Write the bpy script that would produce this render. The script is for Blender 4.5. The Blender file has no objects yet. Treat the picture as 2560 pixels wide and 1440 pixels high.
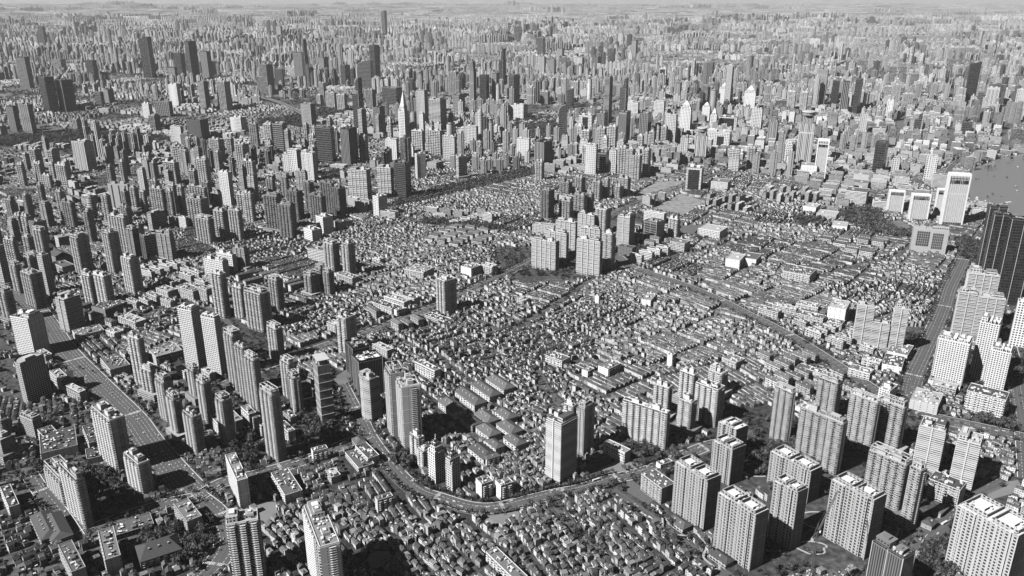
import bpy, math, random
import numpy as np
R = math.radians
sc = bpy.context.scene
col = sc.collection
random.seed(7); rng = np.random.default_rng(7)

# ------------------------------------------------------------------ camera, sky, sun
cam = bpy.data.cameras.new('camera'); cam.sensor_width = 36; cam.lens = 36*2030/2560
cam.clip_start = 5; cam.clip_end = 250000
co = bpy.data.objects.new('camera', cam); col.objects.link(co); sc.camera = co
CH = 650.0; TH = math.atan(745/2030)
co.location = (0, 0, CH); co.rotation_euler = (R(90)-TH, 0, 0)

SUN_EL = 44; SUN_DIR = (-0.86, -0.52)                    # horizontal direction towards the sun
w = bpy.data.worlds.new('World'); sc.world = w; w.use_nodes = True
nt = w.node_tree; nt.nodes.clear()
sky = nt.nodes.new('ShaderNodeTexSky'); sky.sky_type = 'NISHITA'; sky.sun_disc = False
sky.air_density = 0.45; sky.dust_density = 0.1; sky.ozone_density = 1; sky.altitude = 650; sky.sun_elevation = R(SUN_EL); sky.sun_rotation = math.atan2(SUN_DIR[0], SUN_DIR[1])
bw = nt.nodes.new('ShaderNodeRGBToBW'); bg = nt.nodes.new('ShaderNodeBackground'); wo = nt.nodes.new('ShaderNodeOutputWorld')
bg.inputs['Strength'].default_value = 0.05
nt.links.new(sky.outputs[0], bw.inputs[0]); nt.links.new(bw.outputs[0], bg.inputs[0]); nt.links.new(bg.outputs[0], wo.inputs[0])
sl = bpy.data.lights.new('sun', 'SUN'); sl.energy = 5.0; sl.angle = R(0.5); sl.color = (1, 1, 1)
so = bpy.data.objects.new('sun', sl); col.objects.link(so)
e = R(SUN_EL); n = math.hypot(*SUN_DIR)
from mathutils import Vector
so.rotation_euler = Vector((SUN_DIR[0]/n*math.cos(e), SUN_DIR[1]/n*math.cos(e), math.sin(e))).to_track_quat('Z', 'Y').to_euler()
so.location = (-800, -600, 1500)
sc.view_settings.view_transform = 'Standard'; sc.view_settings.look = 'None'
sc.view_settings.exposure = 0.38; sc.view_settings.gamma = 1
sc.cycles.max_bounces = 4; sc.cycles.diffuse_bounces = 0; sc.cycles.glossy_bounces = 2
sc.cycles.volume_bounces = 0; sc.cycles.transparent_max_bounces = 4

# ------------------------------------------------------------------ data, in metres, x right, y away
BL=[('R', -547, 871, 73, 58, 12, -43, 0.55, 'curved-balcony tower at lower left with grey blank side'),
('R', -598, 919, 39, 61, 24, -43, 0.5, ''),
('R', -562, 997, 86, 64, 23, -43, 0.6, 'tall balconied tower left of the wide junction road'),
('R', -502, 939, 52, 47, 18, -43, 0.58, 'round-roofed tower beside the shadowed junction'),
('W', -361, 913, 44, 74, 14, -60, 0.75, 'small white hotel block by the lower-left junction'),
('R', -288, 776, 84, 36, 26, 18, 0.7, 'white striped tower rising from the bottom edge'),
('R', -207, 718, 90, 84, 25, -65, 0.72, 'white tower with cluttered roof at bottom edge'),
('R', -136, 1025, 41, 24, 13, -50, 0.6, ''),
('R', -127, 1007, 31, 16, 13, -50, 0.6, ''),
('P', -107, 971, 57, 16, 19, -45, 0.78, 'taller white tower with glass pyramid top'),
('P', -85, 950, 51, 14, 25, -45, 0.55, 'lower grey tower with glass pyramid top'),
('H', 67, 972, 95, 27, 34, -45, 0.62, 'pale tower with curved balcony bands above the boulevard'),
('R', 106, 1047, 79, 13, 26, -40, 0.5, ''),
('R', 93, 1104, 50, 19, 12, -40, 0.6, ''),
('R', 229, 1061, 62, 76, 13, -37, 0.66, 'long white balconied slab beside the school'),
('R', 249, 1154, 56, 28, 15, -37, 0.62, ''),
('R', 274, 1104, 56, 25, 19, -45, 0.6, ''),
('R', 297, 1194, 59, 29, 15, -45, 0.66, ''),
('R', 320, 1129, 65, 42, 24, -45, 0.66, ''),
('R', 350, 1222, 47, 27, 23, -45, 0.62, ''),
('Q', 319, 1020, 58, 31, 28, -57, 0.42, ''),
('Q', 300, 967, 57, 33, 30, -57, 0.42, 'grey grid tower with bright roof behind the front pair'),
('Q', 241, 865, 76, 54, 27, -58, 0.42, 'wide grey grid slab beside the billboard mall'),
('Q', 280, 790, 79, 56, 25, -58, 0.42, 'nearest wide grey grid slab with bright white roof'),
('Q', 394, 925, 50, 64, 27, -57, 0.42, ''),
('Q', 341, 829, 83, 33, 22, -57, 0.42, 'narrow grey grid tower right of the nearest slab'),
('Q', 425, 811, 84, 56, 28, -57, 0.42, 'wide grey grid slab nearest the crane'),
('G', 435, 743, 54, 38, 23, -57, 0.18, 'dark brick-and-glass block at the bottom edge'),
('Q', 555, 743, 85, 69, 45, -60, 0.5, 'huge pale gridded slab in the lower right corner'),
('R', 460, 994, 83, 67, 16, -50, 0.45, 'broad grey slab of stacked bays behind grid towers'),
('R', 530, 1047, 87, 43, 12, -50, 0.48, ''),
('R', 570, 1047, 79, 40, 16, -50, 0.48, ''),
('R', 501, 891, 82, 50, 20, -50, 0.45, 'tall stepped grey slab with flat rooftop'),
('R', 508, 868, 89, 15, 13, -60, 0.45, ''),
('H', 605, 994, 71, 33, 34, -35, 0.6, 'left tower of the white-banded pair'),
('H', 631, 953, 74, 28, 34, -35, 0.6, 'right tower of the white-banded pair'),
('W', -898, 1392, 77, 44, 34, -20, 0.85, 'bright white slab at the left edge'),
('K', -806, 1205, 74, 28, 43, -25, 0.5, 'round-cornered grid tower at the left edge'),
('H', -888, 1502, 73, 30, 34, -30, 0.5, 'dark terraced tower with white bands'),
('R', -873, 1635, 75, 48, 20, -30, 0.66, 'pale tower above the curved dark podium'),
('R', -909, 1645, 72, 31, 18, -30, 0.6, ''),
('R', -638, 1269, 90, 30, 12, -30, 0.6, 'tall pale tower left of the cinema'),
('R', -603, 1221, 53, 29, 12, -30, 0.55, ''),
('N', -569, 1337, 115, 34, 19, -25, 0.62, 'left twin slab with window grid'),
('N', -517, 1305, 113, 32, 14, -25, 0.62, 'right twin slab with window grid'),
('R', -527, 1208, 59, 25, 15, -45, 0.48, ''),
('R', -548, 1141, 71, 30, 18, -45, 0.48, ''),
('R', -485, 1141, 71, 25, 15, -45, 0.48, ''),
('R', -513, 1092, 68, 26, 14, -45, 0.48, ''),
('R', -433, 1075, 74, 22, 18, -45, 0.48, ''),
('R', -468, 1047, 63, 33, 16, -45, 0.48, ''),
('R', -466, 1237, 110, 31, 19, -45, 0.42, ''),
('R', -440, 1208, 101, 30, 12, -45, 0.42, ''),
('R', -406, 1154, 105, 31, 12, -45, 0.42, ''),
('R', -342, 1027, 110, 35, 16, -45, 0.45, 'tallest balconied tower over the black shaded street'),
('R', -433, 1366, 67, 33, 16, -45, 0.5, ''),
('R', -370, 1215, 69, 28, 16, -45, 0.5, ''),
('R', -351, 1167, 66, 25, 15, -55, 0.5, 'white-capped tower with a round emblem'),
('S', -299, 1129, 106, 28, 20, -62, 0.26, 'dark slim tower ringed by thin pale lines'),
('G', -255, 1225, 66, 33, 42, -60, 0.2, 'black ribbed office block with white roof'),
('G', -279, 1297, 57, 42, 32, -60, 0.18, ''),
('B', -226, 1144, 75, 29, 22, -45, 0.5, 'rounded balcony tower in front of the ribbed office'),
('R', -183, 1092, 111, 33, 23, -68, 0.5, ''),
('R', -162, 1063, 104, 38, 30, -70, 0.55, 'tall tower with gridded pale side and white roof'),
('R', -310, 1394, 76, 26, 30, -35, 0.62, 'lone pale tower where boulevard meets the old lanes'),
('R', -142, 1599, 77, 31, 34, -48, 0.6, 'lone tower midway along the diagonal boulevard'),
('N', 781, 1266, 82, 50, 34, -36, 0.64, 'wide white gridded hotel beside the avenue'),
('N', 840, 1289, 107, 31, 34, -36, 0.62, ''),
('N', 843, 1248, 73, 30, 34, -36, 0.64, ''),
('H', 963, 1513, 120, 53, 24, -22, 0.6, 'tallest white-banded slab right of the avenue'),
('H', 903, 1473, 97, 31, 19, -22, 0.58, ''),
('H', 944, 1449, 95, 45, 24, -22, 0.58, ''),
('H', 689, 1434, 86, 30, 18, -22, 0.6, 'left tower of the triple group by the avenue'),
('H', 716, 1420, 55, 30, 18, -22, 0.62, ''),
('H', 742, 1410, 89, 24, 14, -22, 0.62, 'right tower of the triple group by the avenue'),
('R', 415, 1075, 88, 32, 11, -55, 0.45, ''),
('R', 510, 1141, 70, 34, 18, -50, 0.45, 'grey bay-fronted slab beside the elevated road'),
('W', 621, 1194, 30, 18, 34, -45, 0.85, 'bright white block with rounded blank wall'),
('W', 993, 1434, 91, 29, 18, -30, 0.7, ''),
('G', 1148, 1827, 174, 37, 22, -15, 0.06, ''),
('G', 1089, 1713, 187, 34, 20, -15, 0.06, 'left shaft of the black twin-shaft skyscraper'),
('G', 1110, 1657, 191, 48, 24, -15, 0.06, 'right shaft of the black twin-shaft skyscraper'),
('F', 1316, 2291, 151, 58, 24, -14, 0.85, 'big white ribbed hotel by the river'),
('F', 1206, 2435, 69, 45, 24, -16, 0.85, ''),
('F', 1239, 2343, 79, 52, 24, -16, 0.85, 'smaller white ribbed office next to the river hotel'),
('F', 1302, 2388, 87, 22, 13, -16, 0.8, ''),
('X', 1130, 2020, 65, 83, 24, -20, 0.4, 'grey box with two dark square screens'),
('N', 1503, 2848, 98, 34, 21, -25, 0.62, ''),
('G', 1373, 2981, 119, 35, 55, -35, 0.08, 'black glass block west of the river bend'),
('N', 1434, 2981, 64, 24, 34, -30, 0.5, ''),
('F', 1134, 2900, 145, 40, 24, -20, 0.85, 'bright white framed tower with podium'),
('C', 1064, 3052, 61, 21, 13, 0, 0.8, 'short white round tower'),
('P', 1162, 3141, 198, 54, 34, -25, 0.5, 'tall ribbed tower with ring crown'),
('N', 1119, 3243, 72, 54, 34, -22, 0.7, ''),
('H', 105, 1885, 75, 65, 21, -31, 0.6, 'left of the two front slabs in the central cluster'),
('H', 208, 1841, 90, 61, 15, -33, 0.6, 'right of the two front slabs in the central cluster'),
('H', 136, 1963, 74, 61, 15, -31, 0.6, ''),
('H', 165, 2047, 79, 57, 12, -31, 0.6, ''),
('H', 225, 2157, 69, 49, 13, -31, 0.62, ''),
('H', 226, 2013, 70, 56, 11, -33, 0.6, ''),
('R', 257, 2157, 85, 34, 34, -33, 0.6, ''),
('R', 245, 1910, 87, 27, 22, -33, 0.6, ''),
('H', 311, 2076, 85, 35, 34, -33, 0.62, 'tallest pale tower of the central cluster'),
('G', 393, 2130, 53, 40, 37, -45, 0.3, 'gridded block right of the central cluster'),
('R', 457, 2165, 55, 30, 18, -40, 0.62, ''),
('R', 109, 2356, 91, 31, 34, -35, 0.22, 'dark tower leading the central cluster'),
('R', 173, 2365, 56, 39, 23, -35, 0.4, ''),
('R', 219, 2411, 63, 38, 24, -35, 0.4, ''),
('R', 245, 2435, 63, 21, 15, -35, 0.4, ''),
('R', 186, 2613, 56, 38, 25, -35, 0.3, ''),
('R', 233, 2669, 61, 28, 26, -35, 0.4, ''),
('R', 285, 2586, 64, 30, 19, -35, 0.45, ''),
('R', 314, 2613, 67, 22, 16, -35, 0.45, ''),
('R', 354, 2613, 43, 30, 28, -35, 0.45, ''),
('R', 383, 2641, 64, 37, 23, -35, 0.5, ''),
('N', 309, 2981, 112, 38, 26, -22, 0.7, ''),
('G', 353, 3038, 72, 31, 55, -22, 0.35, ''),
('R', 419, 2981, 104, 31, 34, -25, 0.6, ''),
('R', 436, 2913, 110, 27, 34, -25, 0.6, ''),
('R', 460, 2900, 90, 30, 30, -25, 0.62, ''),
('R', 504, 2981, 97, 26, 34, -25, 0.6, ''),
('X', 645, 2726, 80, 51, 55, -20, 0.7, 'white-edged hotel with dark glass front'),
('H', 855, 3038, 87, 37, 34, -20, 0.7, ''),
('R', 930, 3089, 82, 30, 34, -25, 0.5, ''),
('P', 782, 3268, 116, 44, 34, -20, 0.55, 'ornate tower with tapering crown'),
('N', 719, 3326, 82, 28, 34, -20, 0.55, ''),
('N', 68, 3301, 78, 52, 25, -20, 0.75, ''),
('G', 123, 3126, 96, 45, 55, -40, 0.25, ''),
('H', -469, 2576, 105, 64, 33, -16, 0.66, 'broad pale slab above the old town'),
('H', -405, 2669, 95, 49, 24, -18, 0.6, ''),
('G', -350, 2630, 114, 45, 32, -28, 0.14, 'dark gridded office beside the pale slab'),
('W', -343, 2913, 94, 19, 34, -62, 0.8, ''),
('H', -193, 2913, 85, 20, 34, -60, 0.5, 'banded block beside the tree-lined road'),
('N', -786, 2947, 99, 40, 27, -25, 0.66, ''),
('N', -709, 2868, 104, 49, 23, -25, 0.66, ''),
('N', -829, 2981, 78, 24, 14, -25, 0.55, ''),
('G', -713, 3203, 139, 74, 26, -25, 0.18, 'dark diamond-grid glass office'),
('G', -635, 3164, 141, 44, 47, -35, 0.08, 'black glass office with flat top'),
('R', -579, 3203, 111, 34, 20, -30, 0.5, ''),
('N', -463, 3243, 88, 48, 21, -20, 0.7, ''),
('N', -392, 3203, 67, 42, 18, -20, 0.7, ''),
('N', -231, 3243, 96, 49, 28, -20, 0.6, ''),
('R', -606, 2157, 97, 46, 22, -25, 0.28, 'front dark residential slab left of centre'),
('R', -662, 2228, 105, 50, 24, -25, 0.25, ''),
('R', -634, 2343, 91, 44, 28, -25, 0.22, ''),
('R', -559, 2321, 82, 53, 20, -35, 0.22, ''),
('R', -546, 2411, 100, 54, 13, -35, 0.2, ''),
('R', -522, 2388, 90, 34, 28, -45, 0.18, 'darkest residential slab beside the white blocks'),
('R', -626, 2459, 91, 27, 21, -35, 0.22, ''),
('H', -704, 2726, 69, 41, 13, -25, 0.4, ''),
('R', -738, 2613, 76, 25, 15, -25, 0.35, ''),
('R', -784, 2613, 67, 30, 16, -25, 0.35, ''),
('W', -529, 2196, 52, 37, 34, -45, 0.72, ''),
('W', -546, 2134, 33, 43, 28, -45, 0.72, ''),
('W', -402, 2384, 66, 26, 34, -42, 0.72, 'white L-shaped block by the old town edge'),
('R', -432, 1864, 76, 37, 22, -40, 0.5, 'left tower of the lone pair above the old lanes'),
('R', -390, 1841, 83, 25, 23, -40, 0.55, 'right tower of the lone pair above the old lanes'),
('R', -450, 1706, 51, 26, 27, -40, 0.35, ''),
('R', -432, 1731, 61, 22, 13, -40, 0.35, ''),
('R', -411, 1713, 57, 21, 17, -40, 0.35, ''),
('W', -1603, 3038, 114, 70, 40, -28, 0.55, 'ribbed grey slab standing over the upper-left lowland'),
('R', -1760, 2981, 97, 36, 28, -28, 0.45, ''),
('R', -1678, 2947, 99, 30, 31, -28, 0.45, ''),
('R', -1701, 2786, 82, 32, 14, -28, 0.5, ''),
('R', -1645, 2798, 82, 33, 20, -28, 0.5, ''),
('R', -1594, 2756, 49, 42, 12, -28, 0.55, ''),
('R', -1646, 2881, 65, 27, 15, -28, 0.5, ''),
('R', -1538, 2762, 83, 54, 18, -28, 0.55, ''),
('R', -1375, 3052, 64, 38, 18, -28, 0.6, ''),
('R', -1182, 2817, 83, 61, 22, -28, 0.55, ''),
('R', -1257, 3052, 94, 37, 32, -28, 0.5, ''),
('R', -1061, 2786, 99, 58, 20, -28, 0.55, ''),
('W', -894, 2519, 111, 40, 17, -28, 0.7, 'white tower with banded cap'),
('R', -919, 2848, 79, 54, 19, -28, 0.6, ''),
('R', -1027, 3089, 97, 43, 34, -30, 0.55, ''),
('R', -1144, 3164, 102, 56, 30, -30, 0.5, ''),
('X', -1198, 2484, 81, 69, 12, -10, 0.38, 'grey slab with three dark vertical strips'),
('R', -1176, 2299, 90, 26, 16, -28, 0.45, ''),
('C', -1258, 2374, 66, 25, 34, 0, 0.5, ''),
('R', -1267, 2269, 76, 45, 16, -28, 0.3, 'dark square tower near the left edge'),
('R', -1167, 2459, 76, 24, 15, -28, 0.45, ''),
('R', -1118, 2411, 75, 21, 12, -28, 0.45, ''),
('R', -1023, 2321, 103, 53, 13, -28, 0.45, ''),
('R', -998, 2321, 97, 22, 11, -28, 0.45, ''),
('R', -974, 2343, 106, 20, 13, -28, 0.45, ''),
('R', -885, 2249, 91, 60, 29, -28, 0.42, ''),
('R', -923, 2388, 93, 71, 12, -28, 0.42, ''),
('R', -813, 2101, 73, 53, 21, -28, 0.5, ''),
('R', -793, 2157, 80, 38, 22, -28, 0.5, ''),
('R', -743, 2138, 87, 40, 15, -28, 0.55, 'pale tower beside the small white dome'),
('R', -892, 2411, 69, 34, 11, -28, 0.4, ''),
('K', -1026, 2236, 53, 36, 45, -35, 0.5, 'drum-fronted office with dark bands'),
('R', -1004, 2030, 97, 64, 17, -28, 0.55, ''),
('R', -975, 2040, 68, 39, 19, -28, 0.5, ''),
('G', -924, 1957, 66, 35, 39, -50, 0.25, ''),
('H', -860, 1957, 74, 36, 20, -10, 0.5, ''),
('R', -1038, 1855, 94, 33, 31, -35, 0.5, 'left tower of the tall dark-sided pair'),
('R', -965, 1864, 103, 31, 28, -35, 0.5, 'right tower of the tall dark-sided pair'),
('R', -853, 1719, 86, 40, 24, -38, 0.62, 'pale tower with small round cap'),
('R', -1267, 2076, 72, 29, 34, -38, 0.4, ''),
('R', -1386, 2208, 53, 28, 17, -28, 0.55, ''),
('R', -1328, 2149, 68, 27, 16, -28, 0.55, ''),
('R', -1246, 1941, 63, 41, 13, -28, 0.5, ''),
('R', -1241, 1996, 54, 25, 19, -28, 0.45, ''),
('R', -1028, 1633, 80, 43, 27, -35, 0.4, ''),
('R', -1148, 1855, 51, 26, 17, -30, 0.45, ''),
('R', -1119, 1731, 67, 25, 15, -30, 0.45, ''),
('W', -687, 1827, 45, 64, 19, -28, 0.68, ''),
('W', -677, 1870, 48, 54, 13, -28, 0.65, ''),
('H', -652, 1885, 57, 39, 15, -30, 0.35, ''),
('R', -603, 1581, 98, 31, 18, -30, 0.6, ''),
('R', -561, 1572, 71, 30, 12, -35, 0.55, ''),
('R', -501, 1506, 82, 51, 27, -35, 0.5, ''),
('R', -497, 1610, 75, 28, 19, -35, 0.4, ''),
('G', -5766, 10456, 226, 95, 38, -25, 0.2, 'distant dark tower near the top left'),
('G', -3335, 5750, 214, 91, 38, -25, 0.12, ''),
('G', -2601, 4638, 191, 110, 51, -45, 0.12, 'left of the two dark boxy offices'),
('G', -2528, 4670, 172, 101, 60, -45, 0.12, 'right of the two dark boxy offices'),
('H', -2303, 3920, 138, 66, 25, -25, 0.35, ''),
('G', -2413, 3979, 119, 44, 27, -25, 0.1, ''),
('G', -3092, 6187, 158, 72, 38, -25, 0.15, ''),
('V', -2830, 6567, 301, 90, 46, -25, 0.12, 'tall black tower with notched slanted top'),
('G', -2377, 6215, 292, 67, 60, -45, 0.1, 'tall flat-topped black office'),
('G', -2327, 6416, 207, 75, 39, -35, 0.12, ''),
('G', -2527, 6416, 193, 74, 40, -25, 0.14, ''),
('G', -2495, 6187, 109, 60, 27, -25, 0.15, ''),
('W', -1988, 4924, 123, 64, 25, -25, 0.75, 'white slab in the upper-left lowland'),
('K', -1749, 4719, 161, 60, 34, -30, 0.3, ''),
('W', -1951, 4426, 76, 44, 24, -25, 0.75, ''),
('G', -1867, 4485, 77, 104, 28, -25, 0.25, ''),
('R', -1755, 4027, 70, 45, 34, -30, 0.3, ''),
('N', -1482, 3650, 75, 55, 18, -20, 0.6, ''),
('G', -1429, 3754, 88, 95, 46, -30, 0.15, ''),
('W', -1318, 3979, 68, 63, 41, -25, 0.8, ''),
('R', -1123, 3591, 98, 45, 15, -25, 0.35, ''),
('R', -1637, 4736, 159, 66, 47, -25, 0.5, ''),
('R', -2115, 3979, 58, 38, 27, -30, 0.4, ''),
('G', -2426, 4978, 87, 38, 40, -30, 0.3, ''),
('G', -2419, 4871, 83, 56, 21, -30, 0.3, ''),
('G', -3760, 6994, 103, 110, 52, -25, 0.25, ''),
('R', -1599, 5454, 194, 65, 60, -30, 0.3, ''),
('R', -1666, 5520, 111, 37, 34, -30, 0.3, ''),
('G', -1648, 6000, 112, 68, 19, -20, 0.1, ''),
('G', -1607, 6416, 201, 71, 27, -20, 0.12, ''),
('V', -1545, 6271, 294, 35, 34, -35, 0.1, 'black stepped tower with slanted top'),
('G', -1407, 6271, 174, 43, 55, -30, 0.2, ''),
('G', -1196, 6000, 140, 45, 55, -30, 0.2, ''),
('A', -967, 5726, 202, 98, 46, -15, 0.4, 'tall curved-top gridded tower'),
('G', -1014, 6215, 264, 53, 55, -35, 0.14, ''),
('V', -745, 4015, 243, 43, 34, -35, 0.15, 'dark tower with white grid and crown'),
('G', -695, 4978, 94, 110, 60, -30, 0.2, ''),
('P', -481, 3671, 165, 33, 34, -30, 0.8, 'slim white tower with pointed spire'),
('N', -449, 4231, 166, 47, 34, -25, 0.45, ''),
('H', -352, 4039, 146, 63, 60, -25, 0.6, 'banded tower with terraced top'),
('G', -675, 5633, 79, 41, 46, -25, 0.2, ''),
('P', -230, 4924, 242, 27, 34, -35, 0.25, 'dark tower with open pyramid top'),
('G', -157, 5052, 162, 44, 55, -20, 0.12, ''),
('G', -98, 5109, 168, 27, 45, -25, 0.3, ''),
('V', -66, 6026, 248, 41, 34, -45, 0.12, 'black tower with narrow upper block'),
('C', -67, 4837, 133, 26, 34, 0, 0.5, ''),
('R', -355, 5307, 162, 58, 34, -25, 0.45, ''),
('G', -294, 4576, 100, 40, 55, -35, 0.35, ''),
('D', -131, 3650, 133, 20, 34, 0, 0.55, 'round banded tower with cone top'),
('D', -82, 3630, 101, 21, 34, 0, 0.35, ''),
('C', -268, 3754, 73, 33, 34, 0, 0.5, 'round gridded drum building'),
('G', -630, 3909, 125, 42, 38, -35, 0.15, ''),
('K', -703, 3841, 125, 34, 31, -35, 0.45, ''),
('R', -815, 4837, 103, 54, 34, -30, 0.35, ''),
('N', -1010, 4127, 111, 62, 37, -30, 0.35, ''),
('N', -159, 3600, 83, 50, 23, -25, 0.6, ''),
('V', -1907, 12781, 353, 60, 60, -30, 0.3, 'lone far skyscraper on the hazy plain'),
('A', -3341, 11739, 263, 47, 34, -10, 0.4, ''),
('A', -3312, 11934, 257, 42, 34, -10, 0.4, ''),
('G', -3046, 11191, 201, 62, 53, -20, 0.3, ''),
('C', -476, 4076, 77, 30, 34, 0, 0.4, ''),
('R', -1044, 3533, 104, 44, 32, -28, 0.6, ''),
('G', -972, 3458, 115, 56, 31, -28, 0.4, ''),
('R', -1203, 5307, 93, 43, 27, -28, 0.45, ''),
('R', -1141, 4924, 63, 31, 29, -28, 0.6, ''),
('R', -1027, 4786, 93, 68, 21, -28, 0.55, ''),
('R', -953, 4703, 90, 58, 28, -28, 0.6, ''),
('R', -375, 3404, 97, 56, 21, -28, 0.65, ''),
('R', -296, 3352, 106, 67, 20, -25, 0.65, ''),
('N', -865, 5823, 74, 66, 60, -25, 0.5, ''),
('G', 325, 8835, 181, 68, 60, -25, 0.3, ''),
('G', 504, 8517, 93, 54, 55, -30, 0.15, ''),
('G', 918, 7600, 150, 57, 55, -25, 0.3, ''),
('G', 1246, 8517, 171, 43, 55, -30, 0.2, 'distant dark office right of centre'),
('N', 261, 6857, 136, 46, 34, -25, 0.4, ''),
('G', 339, 6791, 113, 52, 52, -25, 0.35, ''),
('G', 473, 6857, 98, 35, 55, -25, 0.25, ''),
('N', 579, 6960, 122, 71, 57, -25, 0.5, ''),
('G', 715, 6994, 126, 55, 55, -30, 0.25, ''),
('V', 649, 4736, 175, 36, 34, -35, 0.2, 'sculpted tower with narrow twisted top'),
('H', 500, 4258, 229, 30, 34, -35, 0.3, 'tall dark banded tower above the park'),
('D', 490, 5090, 141, 27, 16, 0, 0.75, 'white tower carrying a saucer top'),
('G', 12, 4978, 169, 41, 55, -40, 0.2, ''),
('A', 245, 3775, 157, 32, 34, -20, 0.2, 'dark round-shouldered tower beside the park'),
('G', 349, 4837, 103, 30, 39, -25, 0.15, ''),
('W', 59, 4368, 73, 84, 60, -25, 0.8, ''),
('X', 376, 3863, 94, 64, 52, -18, 0.75, 'bright white arch-shaped block'),
('G', 451, 4027, 80, 36, 55, -28, 0.35, ''),
('G', 512, 3671, 134, 36, 55, -28, 0.3, ''),
('G', 607, 3671, 130, 37, 55, -28, 0.25, 'dark tower with white corner lines'),
('N', 729, 3650, 124, 45, 34, -25, 0.6, ''),
('P', 851, 3920, 138, 50, 34, -25, 0.7, ''),
('P', 1041, 4340, 83, 38, 34, -25, 0.8, ''),
('P', 991, 3979, 92, 29, 34, -25, 0.8, 'small white tower with pointed roof'),
('C', 1158, 4670, 122, 34, 20, 0, 0.4, ''),
('P', 1297, 4978, 111, 52, 34, -25, 0.75, ''),
('P', 1381, 4703, 121, 60, 34, -25, 0.8, 'white tower with chamfered roof'),
('C', 1881, 6536, 169, 50, 24, 0, 0.25, 'dark round tower in far middle distance'),
('N', 1201, 3955, 109, 47, 34, -28, 0.6, ''),
('X', 1098, 4003, 64, 88, 60, -20, 0.65, ''),
('X', 960, 3591, 60, 99, 60, -20, 0.85, 'bright white gate-shaped building'),
('N', 693, 4545, 65, 57, 34, -25, 0.75, ''),
('N', 803, 4368, 94, 50, 34, -25, 0.75, ''),
('X', 1148, 6243, 99, 51, 55, -20, 0.8, ''),
('R', 286, 5679, 88, 44, 34, -25, 0.65, ''),
('R', 359, 5587, 89, 40, 34, -25, 0.65, ''),
('R', 429, 5411, 89, 42, 34, -25, 0.65, ''),
('R', 128, 5109, 97, 32, 34, -25, 0.6, ''),
('R', 216, 4978, 76, 52, 34, -25, 0.45, ''),
('R', 433, 3404, 114, 40, 32, -25, 0.68, ''),
('R', 393, 3458, 99, 30, 31, -25, 0.65, ''),
('R', 315, 3326, 110, 35, 29, -25, 0.65, ''),
('R', 942, 5974, 106, 38, 34, -25, 0.55, ''),
('G', 1050, 5206, 98, 30, 55, -25, 0.4, ''),
('V', 2756, 4924, 247, 58, 24, -14, 0.08, 'tall black leaning-edged tower at upper right'),
('W', 2714, 4623, 138, 58, 34, -30, 0.5, 'ribbed grey slab right of the tall black tower'),
('G', 2701, 4736, 99, 32, 19, -25, 0.35, ''),
('G', 3063, 4978, 169, 52, 24, -20, 0.15, ''),
('W', 2735, 4368, 156, 64, 24, -25, 0.5, ''),
('H', 1879, 4978, 204, 57, 34, -28, 0.45, 'tall lattice-faced tower at upper right'),
('G', 1918, 4871, 145, 39, 24, -20, 0.1, ''),
('G', 1888, 4654, 168, 35, 21, -20, 0.1, ''),
('G', 1929, 4607, 183, 27, 55, -35, 0.1, 'black tower with small rooftop block'),
('H', 1610, 4064, 84, 47, 34, -28, 0.4, ''),
('P', 1176, 3630, 119, 35, 34, -30, 0.35, ''),
('R', 1604, 4687, 109, 43, 34, -25, 0.75, ''),
('R', 1661, 4654, 109, 36, 34, -25, 0.72, ''),
('W', 1992, 4312, 107, 29, 34, -30, 0.75, ''),
('R', 2329, 4803, 84, 57, 24, -22, 0.6, ''),
('R', 2361, 5167, 85, 46, 24, -22, 0.6, ''),
('V', 1955, 3909, 97, 31, 19, -20, 0.25, ''),
('N', 1673, 3863, 103, 31, 19, -22, 0.5, ''),
('G', 2199, 3909, 53, 43, 24, -20, 0.2, ''),
('R', 2868, 6243, 110, 49, 24, -20, 0.25, ''),
('R', 2943, 6243, 110, 49, 24, -20, 0.25, ''),
('R', 2862, 6758, 116, 75, 24, -20, 0.3, ''),
('R', 2975, 6758, 116, 68, 24, -20, 0.3, ''),
('G', 4214, 11191, 106, 74, 24, -20, 0.25, ''),
('W', 3716, 10232, 97, 110, 24, -15, 0.85, 'small distant bright white block'),
('G', 3103, 8621, 87, 39, 55, -20, 0.25, ''),
('R', 3213, 6506, 88, 42, 24, -20, 0.5, ''),
('R', 3270, 6506, 112, 34, 20, -20, 0.45, ''),
('R', 3825, 7285, 87, 37, 22, -20, 0.3, ''),
('R', 3875, 7248, 87, 37, 22, -20, 0.3, ''),
('R', 3943, 7248, 90, 37, 22, -20, 0.3, ''),
('R', 3371, 6300, 114, 32, 19, -20, 0.6, ''),
('m', -504, 760, 24, 64, 15, -50, 0.4, ''),
('m', -475, 780, 25, 64, 17, -58, 0.45, ''),
('g', -441, 792, 13, 35, 47, -58, 0.3, ''),
('m', -497, 849, 7, 29, 45, -58, 0.35, ''),
('m', -410, 860, 20, 50, 19, -50, 0.4, ''),
('g', -583, 836, 10, 64, 24, -50, 0.4, ''),
('g', -568, 833, 10, 64, 24, -50, 0.45, ''),
('m', -684, 1023, 18, 64, 48, -60, 0.5, ''),
('m', -708, 1073, 18, 26, 20, -45, 0.6, ''),
('m', -628, 1052, 18, 61, 15, -55, 0.5, ''),
('m', -618, 1022, 9, 32, 19, -60, 0.6, ''),
('m', -653, 891, 19, 60, 12, -50, 0.6, ''),
('m', -290, 1028, 18, 11, 22, -62, 0.75, ''),
('m', -208, 1016, 14, 44, 18, -55, 0.75, ''),
('m', -219, 1000, 8, 51, 24, -57, 0.7, ''),
('g', -234, 1067, 8, 19, 15, -57, 0.5, ''),
('m', -304, 925, 14, 64, 24, -58, 0.7, ''),
('m', -177, 906, 19, 10, 22, -60, 0.55, ''),
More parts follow.
